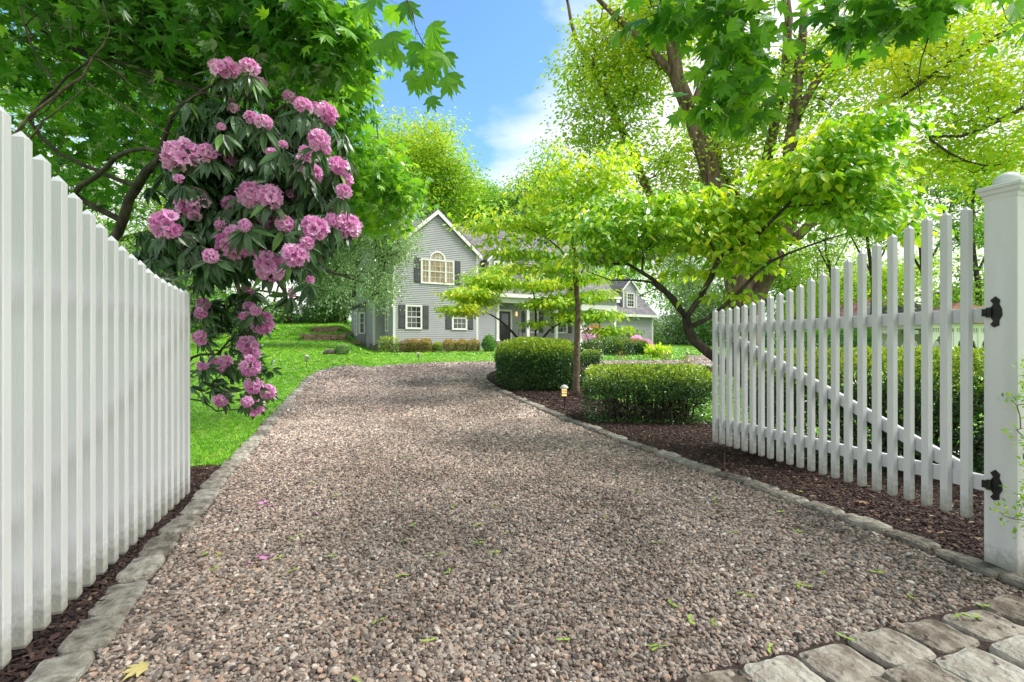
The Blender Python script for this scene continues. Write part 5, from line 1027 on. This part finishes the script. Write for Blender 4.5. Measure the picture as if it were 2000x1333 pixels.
# the great multi-stemmed tree on the right
Z = 16.0; g = gp(1458, 734)
Q = lambda x, y, z=Z: P(x, y, z)
tree('shade_tree', 'huge old tree with several reddish brown trunks and airy yellow green leaves behind the gate', g,
     [([g, Q(1455, 680), Q(1452, 620), Q(1440, 560), Q(1418, 470), Q(1402, 390), Q(1375, 290), Q(1350, 225), Q(1325, 150), Q(1310, 70), Q(1290, -60)], .50, .14),
      ([Q(1350, 225), Q(1385, 120), Q(1400, 40), Q(1410, -80)], .16, .08), ([Q(1325, 160), Q(1270, 95), Q(1210, 40), Q(1150, -20)], .14, .06),
      ([Q(1452, 600, Z + .3), Q(1470, 500, 16.6), Q(1440, 400, 17), Q(1405, 330, 17), Q(1395, 260, 17)], .32, .12),
      ([Q(1460, 620, Z + .2), Q(1510, 500, 16), Q(1490, 380, 16.3), Q(1498, 320, 16.3), Q(1520, 210, 16.3), Q(1540, 90, 16), Q(1535, -60, 16)], .28, .10),
      ([Q(1500, 540), Q(1545, 420, 15.6), Q(1540, 320, 15.4), Q(1552, 230, 15.4), Q(1560, 150, 15.4), Q(1570, 20, 15.4)], .30, .11), ([Q(1552, 240, 15.4), Q(1600, 150, 15), Q(1680, 60, 14.6), Q(1760, -40, 14.5)], .14, .06),
      ([Q(1440, 540, Z), Q(1300, 420, 17.5), Q(1258, 355, 18), Q(1235, 300, 18), Q(1190, 200, 18), Q(1165, 140, 18), Q(1128, 85, 18), Q(1110, 10, 18)], .22, .06), ([Q(1165, 140, 18), Q(1160, 80, 18), Q(1150, 20, 18)], .06, .03),
      ([Q(1560, 460, 15.6), Q(1590, 430, 15.4), Q(1640, 330, 15), Q(1720, 200, 14.5)], .16, .05)],
     [(1120, 60, 18, 70, 90, 2, 90), (1170, 150, 18, 90, 80, 2, 120), (1160, 260, 18, 70, 60, 1.6, 70), (1250, 60, 17, 100, 90, 2.4, 130), (1240, 200, 17.5, 90, 90, 2, 100), (1350, 60, 16.5, 120, 90, 2.6, 140), (1300, 320, 17.5, 110, 80, 2, 110), (1420, 200, 16.5, 110, 110, 2.5, 120), (1500, 60, 16, 130, 90, 2.6, 140), (1640, 90, 15, 130, 90, 2.4, 130), (1540, 230, 17.5, 110, 90, 1.0, 40), (1430, 340, 17, 110, 80, 2, 70), (1660, 220, 15, 100, 80, 2, 70), (1780, 30, 14.5, 110, 80, 2, 80), (1450, -120, 16, 500, 90, 3.5, 160)],
     61, 25, .165, 'yellowgreen', 'bark_brown', .40, .010, flat=.25, tintb=.66, nf=.7, thr=.82, tintvar=.12, seg=.6, rmax=.10)
# tree off to the right sending limbs into the frame
b_ = np.array([14.5, 9.5, terr(14.5, 9.5)])
tree('shade_tree', 'tree off the right edge with long mossy limbs reaching in above the gate', b_,
     [([b_, b_ + (-.1, .1, 3), b_ + (-.3, .2, 7), b_ + (-.3, .2, 10)], .34, .18), ([b_ + (-.2, .2, 5), P(2080, 40, 11), P(1895, 101, 11), P(1838, 135, 11), P(1760, 190, 11.2)], .15, .03), ([b_ + (-.15, .2, 3.6), P(2080, 190, 11), P(1995, 216, 11), P(1875, 267, 11), P(1808, 267, 11.2)], .11, .03), ([P(1808, 267, 11.2), P(1852, 300, 11.2), P(1930, 325, 11.2)], .03, .015)],
     [(1900, 60, 11, 150, 70, 1.6, 120), (1800, 160, 11.4, 110, 60, 1.4, 90), (1930, 190, 11.2, 120, 70, 1.5, 110), (1850, 290, 11.6, 110, 55, 1.4, 90), (1960, 320, 11.4, 80, 60, 1.2, 60), (1730, 110, 12, 90, 70, 1.4, 50), (2150, 100, 11, 180, 200, 2, 120)],
     63, 20, .125, 'yellowgreen', 'bark_dark', .26, .005, flat=.3, tintb=.74, nf=.9, thr=.86, tintvar=.12, seg=.45, rmax=.06, step=.4)
# thin pale trees far right
for i, (x, y0, y1, Z, h) in enumerate(((1700, 560, 330, 30, 0), (1800, 560, 300, 26, 0), (1905, 560, 330, 24, 0), (1960, 560, 260, 28, 0), (1620, 560, 380, 36, 0))):
    g = P(x, 690, Z); g[2] = terr(g[0], g[1]); w_ = 75
    tree('young_tree', ['thin airy yellow green tree behind the middle pickets of the right gate', 'thin tall tree with sparse yellow leaves left of the gate post', 'slender dark stemmed tree just left of the gate post', 'slender tree behind the gate post ball', 'pale thin tree behind the dogwood at the free end of the gate'][i], g,
         [([g, P(x + 6, y0, Z), P(x - 8, (y0 + y1) / 2, Z), P(x + 4, y1, Z)], .16, .04), ([P(x, y0 - 30, Z), P(x - 50, y0 - 120, Z), P(x - 80, y1 + 40, Z)], .06, .02), ([P(x, y0 - 20, Z), P(x + 45, y0 - 110, Z), P(x + 70, y1 + 20, Z)], .06, .02)],
         [(x, (y0 + y1) / 2, Z, w_, (y0 - y1) / 2, 2.2, 110), (x, y1 + 30, Z, w_ * .8, 40, 2, 50), (x, y0 + 10, Z, w_ * .8, 50, 2, 40)], 70 + i, 26, .20, 'yellowgreen' if i != 2 else 'midgreen', 'bark_dark', .42, flat=.3, rtip=.014, group='thin trees in the garden beyond the gate', tintb=.6, thr=.7, rmax=.05)
# trees closing the view
BG = [('tall yellow green tree behind the left end of the house roof', 'yellowgreen', 850, 46, [(870, 300, 46, 60, 60, 4, 90), (820, 340, 46, 70, 60, 4, 90), (900, 360, 46, 60, 50, 4, 70), (790, 290, 48, 55, 60, 4, 60), (850, 400, 46, 90, 45, 4, 80)], 46, .30, .55, 0),
      ('tall loose tree right behind the middle of the house roof', 'midgreen', 1010, 50, [(960, 420, 50, 60, 40, 4, 60), (1020, 400, 50, 60, 45, 4, 60), (1080, 340, 48, 60, 70, 4, 90), (1060, 420, 50, 80, 40, 4, 60)], 44, .30, .68, 0),
      ('second yellow green tree further left behind the house roof', 'yellowgreen', 770, 50, [(760, 290, 50, 50, 70, 4, 110), (800, 350, 50, 60, 60, 4, 110), (740, 380, 50, 60, 60, 4, 90), (930, 395, 52, 45, 35, 3, 70)], 46, .32, .5, 0),
      ('low rounded tree just above the house ridge', 'midgreen', 950, 56, [(950, 410, 56, 60, 40, 4, 100), (1000, 430, 56, 60, 30, 4, 80), (890, 430, 56, 50, 30, 4, 60)], 46, .36, .6, 0),
      ('dark conifer like tree behind the house ridge', 'greygreen', 1040, 44, [(1040, 430, 44, 50, 32, 3, 70), (1000, 455, 44, 60, 20, 3, 50)], 50, .26, .3, 0),
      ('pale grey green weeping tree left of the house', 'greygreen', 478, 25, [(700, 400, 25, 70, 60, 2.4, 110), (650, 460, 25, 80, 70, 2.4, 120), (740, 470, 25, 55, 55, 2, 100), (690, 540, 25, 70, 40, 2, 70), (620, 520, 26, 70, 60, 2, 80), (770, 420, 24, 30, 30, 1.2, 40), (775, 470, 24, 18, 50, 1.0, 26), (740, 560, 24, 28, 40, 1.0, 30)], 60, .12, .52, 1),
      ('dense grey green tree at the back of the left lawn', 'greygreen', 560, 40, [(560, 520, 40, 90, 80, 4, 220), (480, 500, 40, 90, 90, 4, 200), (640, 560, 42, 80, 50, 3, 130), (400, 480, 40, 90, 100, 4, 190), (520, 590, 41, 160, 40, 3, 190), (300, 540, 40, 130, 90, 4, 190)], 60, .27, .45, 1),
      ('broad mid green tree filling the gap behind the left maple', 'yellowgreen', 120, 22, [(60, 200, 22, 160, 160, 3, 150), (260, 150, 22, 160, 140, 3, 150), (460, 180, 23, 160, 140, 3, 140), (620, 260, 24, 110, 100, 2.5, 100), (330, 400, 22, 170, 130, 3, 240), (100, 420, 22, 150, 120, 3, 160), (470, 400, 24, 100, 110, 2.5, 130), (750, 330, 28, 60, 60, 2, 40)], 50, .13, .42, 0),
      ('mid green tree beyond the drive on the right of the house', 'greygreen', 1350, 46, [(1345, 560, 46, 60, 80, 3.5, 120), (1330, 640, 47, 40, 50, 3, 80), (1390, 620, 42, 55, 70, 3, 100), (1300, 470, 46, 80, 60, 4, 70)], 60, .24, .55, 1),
      ('leafy yellow green tree behind the big trunk', 'yellowgreen', 1500, 40, [(1480, 520, 40, 90, 90, 4, 120), (1580, 560, 40, 90, 80, 4, 120), (1540, 640, 38, 120, 40, 3, 90)], 52, .24, .5, 0),
      ('bushy tree right of the red maple beyond the gate', 'yellowgreen', 1740, 38, [(1700, 560, 38, 90, 60, 4, 110), (1800, 560, 38, 90, 60, 4, 110), (1880, 580, 36, 70, 60, 3, 90), (1980, 560, 34, 70, 90, 3, 90)], 50, .22, .52, 0),
      ('dark green trees closing the view behind the white house', 'midgreen', 1650, 55, [(1600, 590, 55, 110, 60, 4, 110), (1740, 600, 55, 110, 50, 4, 110), (1880, 600, 52, 110, 50, 4, 110)], 46, .34, .5, 0),
      ('green tree far behind the thin end of the house wing', 'midgreen', 1220, 58, [(1220, 540, 58, 70, 60, 5, 90), (1150, 470, 60, 80, 60, 5, 80), (1290, 560, 56, 60, 60, 5, 60)], 44, .38, .6, 0),
      ('dark woodland tree left behind the gate', 'midgreen', 250, 32, [(250, 520, 32, 160, 110, 4, 120), (60, 500, 32, 150, 120, 4, 90), (420, 590, 34, 110, 60, 3, 100)], 50, .22, .45, 0)]
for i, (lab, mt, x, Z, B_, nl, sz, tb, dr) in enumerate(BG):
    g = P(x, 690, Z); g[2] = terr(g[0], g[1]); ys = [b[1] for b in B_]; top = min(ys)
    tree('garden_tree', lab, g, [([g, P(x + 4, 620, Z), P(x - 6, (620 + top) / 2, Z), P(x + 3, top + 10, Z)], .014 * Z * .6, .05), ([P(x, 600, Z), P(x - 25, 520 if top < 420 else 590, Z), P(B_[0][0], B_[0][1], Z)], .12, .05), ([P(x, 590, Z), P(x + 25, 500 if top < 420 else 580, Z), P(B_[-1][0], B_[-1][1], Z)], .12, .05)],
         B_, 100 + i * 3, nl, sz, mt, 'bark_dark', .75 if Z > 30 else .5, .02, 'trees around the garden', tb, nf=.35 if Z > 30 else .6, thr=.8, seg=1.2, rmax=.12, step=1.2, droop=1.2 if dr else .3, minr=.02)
g = P(1676, 690, 33); g[2] = terr(g[0], g[1])
tree('red_maple', 'dark pink leaved maple left of the white neighbour house', g, [([g, P(1676, 650, 33), P(1678, 620, 33)], .12, .06)], [(1676, 625, 33, 34, 34, 1.6, 70), (1660, 655, 33, 24, 24, 1.2, 30)], 150, 40, .16, 'redleaf', spread=.4, tintb=.6)

# --- clipped hedges and shrubs
def shrub(name, label, c, hx, hy, h, mat, n, size, seed, pw=2.6, top=.35, base=None, group=None, cat='shrub', stems=14, ang=0.0, lowthin=0.0, tintb=.35, inner=.75, lump=.06, tmpl=None, sb=.35):
    """a rounded shrub: leaves on an uneven skin, darker stems inside reaching the ground"""
    r = np.random.default_rng(seed); g = np.array(c, float); rt = mkroot(name, g, label, cat, group)
    u = nrm(r.normal(0, 1, (n, 3))); k = (np.abs(u) ** pw).sum(1) ** (-1 / pw); q = u * k[:, None]; nv = noise3(q * 3, seed, 1.2)
    q = q * (1 + lump * nv + lump * .4 * r.normal(0, 1, n))[:, None] * (1 - (1 - inner) * r.random((n, 1)) ** 2.5)
    zz = (q[:, 2] * .5 + .5) * h; ok = (zz > .02) & ((zz / h > .46) | (zz / h < .13) | (r.random(n) > lowthin)); q = q[ok]; zz = zz[ok]; u = u[ok]; m = len(q)
    ca, sa = math.cos(ang), math.sin(ang); X = q[:, 0] * hx; Y = q[:, 1] * hy; p = np.column_stack([X * ca - Y * sa, X * sa + Y * ca, zz]) + g
    un = np.column_stack([u[:, 0] * ca - u[:, 1] * sa, u[:, 0] * sa + u[:, 1] * ca, u[:, 2]])
    y = un * .6 + r.normal(0, .6, (m, 3)) + (0, 0, .15); up = un + r.normal(0, .5, (m, 3))
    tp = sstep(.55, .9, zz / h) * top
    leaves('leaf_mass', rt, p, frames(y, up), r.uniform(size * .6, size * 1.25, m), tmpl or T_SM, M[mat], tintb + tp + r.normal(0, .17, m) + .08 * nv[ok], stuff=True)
    if stems:
        mb = MB()
        for k in range(stems):
            a = r.uniform(0, 6.28); e = np.array([(r.uniform(-.93, .93) if pw >= 5 else math.cos(a) * r.uniform(.1, .9)) * hx, math.sin(a) * hy * r.uniform(.1, .9), h * r.uniform(.6, .93)]); e = np.array([e[0] * ca - e[1] * sa, e[0] * sa + e[1] * ca, e[2]]); b0 = e * (sb, sb, 0) + r.normal(0, .03, 3) * (1, 1, 0)
            pts = np.array([g + b0 - (0, 0, .03), g + b0 * .6 + e * (.3, .3, .4) + r.normal(0, .03, 3), g + e]); pts = catmull(pts, h * .15); mb.tube(pts, np.linspace(.016, .004, len(pts)) * (h / .9), 4)
            for _ in range(3):
                j = r.integers(1, len(pts) - 1); d = r.normal(0, 1, 3) * (hx * .35, hy * .35, h * .12) + (0, 0, h * .15); mb.tube([pts[j], pts[j] + d * .5 + r.normal(0, .01, 3), pts[j] + d], [.007 * h, .005 * h, .002], 3)
        obj('stems', mb, M['bark_dark'], rt)
    return rt
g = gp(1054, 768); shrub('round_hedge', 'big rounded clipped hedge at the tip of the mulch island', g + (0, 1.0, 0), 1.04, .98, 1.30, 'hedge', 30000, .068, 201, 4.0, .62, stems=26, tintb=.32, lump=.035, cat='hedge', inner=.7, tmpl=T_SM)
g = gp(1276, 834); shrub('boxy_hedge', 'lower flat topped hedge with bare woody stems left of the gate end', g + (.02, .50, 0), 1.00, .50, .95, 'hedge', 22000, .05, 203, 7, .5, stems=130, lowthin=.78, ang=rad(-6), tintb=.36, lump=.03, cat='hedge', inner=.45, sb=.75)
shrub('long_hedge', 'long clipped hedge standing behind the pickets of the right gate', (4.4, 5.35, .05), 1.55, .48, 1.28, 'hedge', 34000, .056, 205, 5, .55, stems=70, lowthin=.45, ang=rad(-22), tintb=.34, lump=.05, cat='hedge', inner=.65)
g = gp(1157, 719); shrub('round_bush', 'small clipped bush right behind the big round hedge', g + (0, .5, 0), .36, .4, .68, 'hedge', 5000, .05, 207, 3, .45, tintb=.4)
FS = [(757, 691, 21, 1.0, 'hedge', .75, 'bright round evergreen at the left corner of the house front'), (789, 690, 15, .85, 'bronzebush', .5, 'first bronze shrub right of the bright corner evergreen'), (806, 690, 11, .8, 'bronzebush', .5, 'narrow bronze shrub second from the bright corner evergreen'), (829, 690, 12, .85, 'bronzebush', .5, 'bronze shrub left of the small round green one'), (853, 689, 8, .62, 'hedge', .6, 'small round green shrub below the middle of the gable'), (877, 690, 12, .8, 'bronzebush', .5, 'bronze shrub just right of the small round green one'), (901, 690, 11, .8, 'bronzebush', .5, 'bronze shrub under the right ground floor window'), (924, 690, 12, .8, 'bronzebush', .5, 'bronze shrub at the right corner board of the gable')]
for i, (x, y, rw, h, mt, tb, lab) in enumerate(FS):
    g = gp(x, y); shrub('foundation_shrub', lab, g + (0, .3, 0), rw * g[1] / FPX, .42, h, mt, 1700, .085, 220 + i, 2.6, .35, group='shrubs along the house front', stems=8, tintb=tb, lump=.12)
g = gp(955, 690); shrub('conical_shrub', 'dark green cone shaped shrub beside the porch corner', g, .42, .42, 1.05, 'midgreen', 2400, .09, 231, 1.6, .1, stems=4, tintb=.3, lump=.12)
g = gp(668, 694); shrub('dwarf_conifer', 'tiny bluish evergreen growing beside the dark rock on the lawn', g, .28, .26, .42, 'greygreen', 1500, .06, 232, 2, .1, stems=3, tintb=.25)
# shrubs before the portico
PS = [(1190, 698, 52, .95, 'hedge', .30, 'long dark clipped hedge in front of the portico columns', 3.6), (1205, 694, 24, 1.35, 'greygreen', .35, 'rounded grey green clipped bush rising above the portico hedge', 2.4), (1198, 697, 9, .55, 'hedge', .42, 'small round bush before the portico hedge', 2.2), (1215, 698, 9, .75, 'hedge', .5, 'little mushroom clipped bush before the portico shrubs', 3), (1247, 697, 30, .95, 'bronzebush', .5, 'bronze tinted spreading bush right of the mushroom clipped one', 2.4), (1262, 698, 16, .8, 'hedge', .3, 'dark green bush at the right end of the portico shrubs', 2.3), (1170, 690, 22, 1.7, 'bronzebush', .75, 'yellow and pink flowering bush at the foot of the portico', 2.2), (1230, 688, 22, 1.55, 'bronzebush', .7, 'orange tipped bush below the wing window', 2.2), (1243, 690, 17, 1.5, 'greygreen', .4, 'grey green bush below the wing window', 2.2)]
for i, (x, y, rw, h, mt, tb, lab, pw) in enumerate(PS):
    g = gp(x, y); shrub('garden_shrub', lab, g + (0, .5 + .15 * i, 0), rw * g[1] / FPX, .55, h, mt, 3200, .10, 240 + i, pw, .3, group='shrubs in front of the portico', stems=6, tintb=tb, lump=.10)
for x, y, w_, lab in ((1150, 655, 13, 'pale pink flowers'), (1262, 680, 16, 'bright pink flowers'), (1243, 668, 12, 'soft pink flowers')):
    g = gp(x, 690); c = P(x, y, g[1] - .1); rt = mkroot('flowering_shrub', (c[0], c[1], g[2]), {1150: 'shrub with pale pink flowers at the portico', 1262: 'bright pink rhododendron at the right end of the portico shrubs', 1243: 'soft pink azalea behind the bright pink rhododendron'}[x], 'shrub', 'flowering shrubs by the portico'); r = np.random.default_rng(x)
    n = 900; u = nrm(r.normal(0, 1, (n, 3))); q = c + u * np.array([w_ / FPX * g[1], .4, w_ / FPX * g[1]]) * r.uniform(.7, 1.05, (n, 1)); leaves('blossoms', rt, q, frames(u + r.normal(0, .6, (n, 3)), u), r.uniform(.07, .13, n), T_SM, M['petal'], r.uniform(.3, .9, n) if x == 1262 else r.uniform(.8, 1, n), stuff=True)
    mb = MB(); 
    for _ in range(9): e = np.array([r.normal(0, .3), r.normal(0, .15), 0]); mb.tube([(c[0] + e[0] * .3, c[1], g[2] - .05), (c[0] + e[0], c[1] + e[1], c[2])], [.02, .008], 4)
    obj('stems', mb, M['bark_dark'], rt)
def loose(name, label, x, y, rpx, h, mat, n, size, seed, tmpl=None, tb=.6, group=None):
    g = gp(x, y); r = np.random.default_rng(seed); rt = mkroot(name, g, label, 'plant', group); R_ = rpx * g[1] / FPX; s = Skel(seed); s.limb([g - (0, 0, .03), g + (0, 0, .06)], .012, .01, .05)
    a = r.uniform(0, 6.28, n); rr = R_ * np.sqrt(r.random(n)); t = g + np.column_stack([rr * np.cos(a), rr * np.sin(a), h * r.uniform(.45, 1, n)]); s.grow(t, .08, .08, .3); s.mesh(rt, '', M['bark_tan'], .003, .4, name='stems')
    p, f = cluster(r, t, 9, (R_ * .14, R_ * .14, h * .12), -.3, .6); leaves('leaf_mass', rt, p, f, r.uniform(.6, 1.2, len(p)) * size, tmpl or T_SM, M[mat], tb + r.normal(0, .2, len(p)), stuff=True)
loose('hosta', 'pale green broad leaved hosta at the end of the lawn strip', 1283, 701, 22, .55, 'dogwood', 40, .20, 300, T_DOG, .85)
for i, (x, y) in enumerate(((1216, 716), (1298, 718), (1345, 717))): loose('sparse_bush', ['thin twiggy bush behind the boxy hedge, left one', 'thin twiggy bush behind the boxy hedge, middle one', 'thin twiggy bush behind the boxy hedge, right one'][i], x, y, 12, .55 if i < 2 else .35, 'bronzebush', 30, .05, 310 + i, None, .6, 'twiggy bushes on the far mulch strip')
for i, (x, y, rp, h) in enumerate(((420, 668, 60, 1.6), (505, 650, 60, 2.0), (560, 642, 46, 1.7), (630, 638, 34, 1.3), (700, 640, 24, 1.0), (745, 645, 26, 1.2))):
    Y = 42; c = np.array([(x - CX) / FPX * Y, Y, 0]); c[2] = terr(c[0], c[1]); shrub('border_shrub', 'pale leaved shrub at the edge of the upper lawn, %s' % ['leftmost behind the rhododendron', 'behind the rhododendron flowers', 'just right of the rhododendron', 'left of the dark trunks', 'right of the dark trunks', 'against the house side'][i], c, rp * Y / FPX, 1.4, h, 'greygreen', 3600, .17, 330 + i, 2.2, .15, group='shrubs along the upper lawn', stems=5, tintb=.5, lump=.14)
for i, (x, Z, rp, h) in enumerate(((1320, 44, 60, 2.6), (1400, 42, 60, 2.2), (1520, 36, 90, 1.9), (1640, 30, 60, 1.7), (1960, 26, 90, 1.8), (1260, 50, 40, 2.4))):
    c = P(x, 690, Z); c[2] = terr(c[0], c[1]); shrub('border_shrub', ['dense shrub beyond the garage drive', 'dense shrub beyond the drive, behind the dogwood trunk', 'wide shrub border behind the big tree trunk', 'green shrub left of the white neighbour house', 'green shrub behind the gate post', 'green shrub at the right end of the garage wing'][i], c, rp * Z / FPX, 1.6, h, 'midgreen' if i % 2 else 'greygreen', 4200, .17, 350 + i, 2.2, .2, group='shrubs beyond the right lawn', stems=5, tintb=.5, lump=.16)
# dark trunks behind the upper lawn
for i, x in enumerate((655, 672, 690, 712, 728)):
    Z = 44 + i % 3; g = P(x, 640, Z); g[2] = terr(g[0], g[1]); tree('woodland_tree', ['leftmost dark trunk in the row behind the upper lawn', 'second dark trunk from the left in the row behind the upper lawn', 'middle dark trunk in the row behind the upper lawn', 'second dark trunk from the house in the row behind the upper lawn', 'dark trunk nearest the house in the row behind the upper lawn'][i], g, [([g, P(x + 2, 600, Z), P(x - 2, 540, Z), P(x, 470, Z)], .26, .14)], [(x, 510, Z, 44, 50, 3, 60)], 400 + i, 40, .22, 'midgreen', spread=.8, group='row of dark trunks behind the upper lawn', rtip=.02, tintb=.35, minr=.03)
# twigs of a shrub reaching past the gate post
r = np.random.default_rng(77); base = np.array([3.62, 2.95, .02]); rt = mkroot('azalea', base, 'light green azalea twigs poking in past the right side of the gate post', 'shrub'); s = Skel(78); s.limb([base, base + (-.05, -.05, .3)], .012, .01, .08)
t = blobs(79, [(2012, 780, 2.78, 22, 110, .1, 26), (2016, 980, 2.78, 24, 100, .1, 26), (2060, 860, 2.9, 50, 200, .2, 60)], 0); s.limb([base + (-.05, -.05, .3), P(1985, 1015, 2.75), P(1952, 1000, 2.75)], .004, .002, .05); s.grow(t, .07, .1, .2); s.mesh(rt, '', M['bark_tan'], .0014, .4)
p, f = cluster(r, np.concatenate([t, [P(1950, 998, 2.75), P(1960, 1005, 2.75)]]), 9, (.022, .022, .022), -.2, .6); leaves('foliage', rt, p, f, r.uniform(.018, .036, len(p)), T_SM, M['dogwood'], r.uniform(.2, .8, len(p)), stuff=True)
# a yellow maple leaf and a brown leaf on the ground
for x, y, nm, s_, tv, lab in ((290, 1306, 'fallen_leaf', .10, 1, 'pale yellow maple leaf lying on the gravel at the bottom left'), (1688, 982, 'fallen_leaf', .09, 0, 'curled brown leaf on the mulch under the right gate')):
    mb = MB(); V, F0 = TM_HI; v = V * s_; v[:, 2] += .012; mb.add(v, F0); g = gp(x, y, .034); o = obj(nm, mb, pm('dry_leaf_%d' % tv, [(.3, (.42, .34, .12) if tv else (.12, .06, .035)), (.7, (.55, .46, .20) if tv else (.22, .11, .06))], 20, 4, .7)); o.location = g; o.rotation_euler = (rad(8), 0, 2.1); o['label'] = lab; o['category'] = 'leaf'
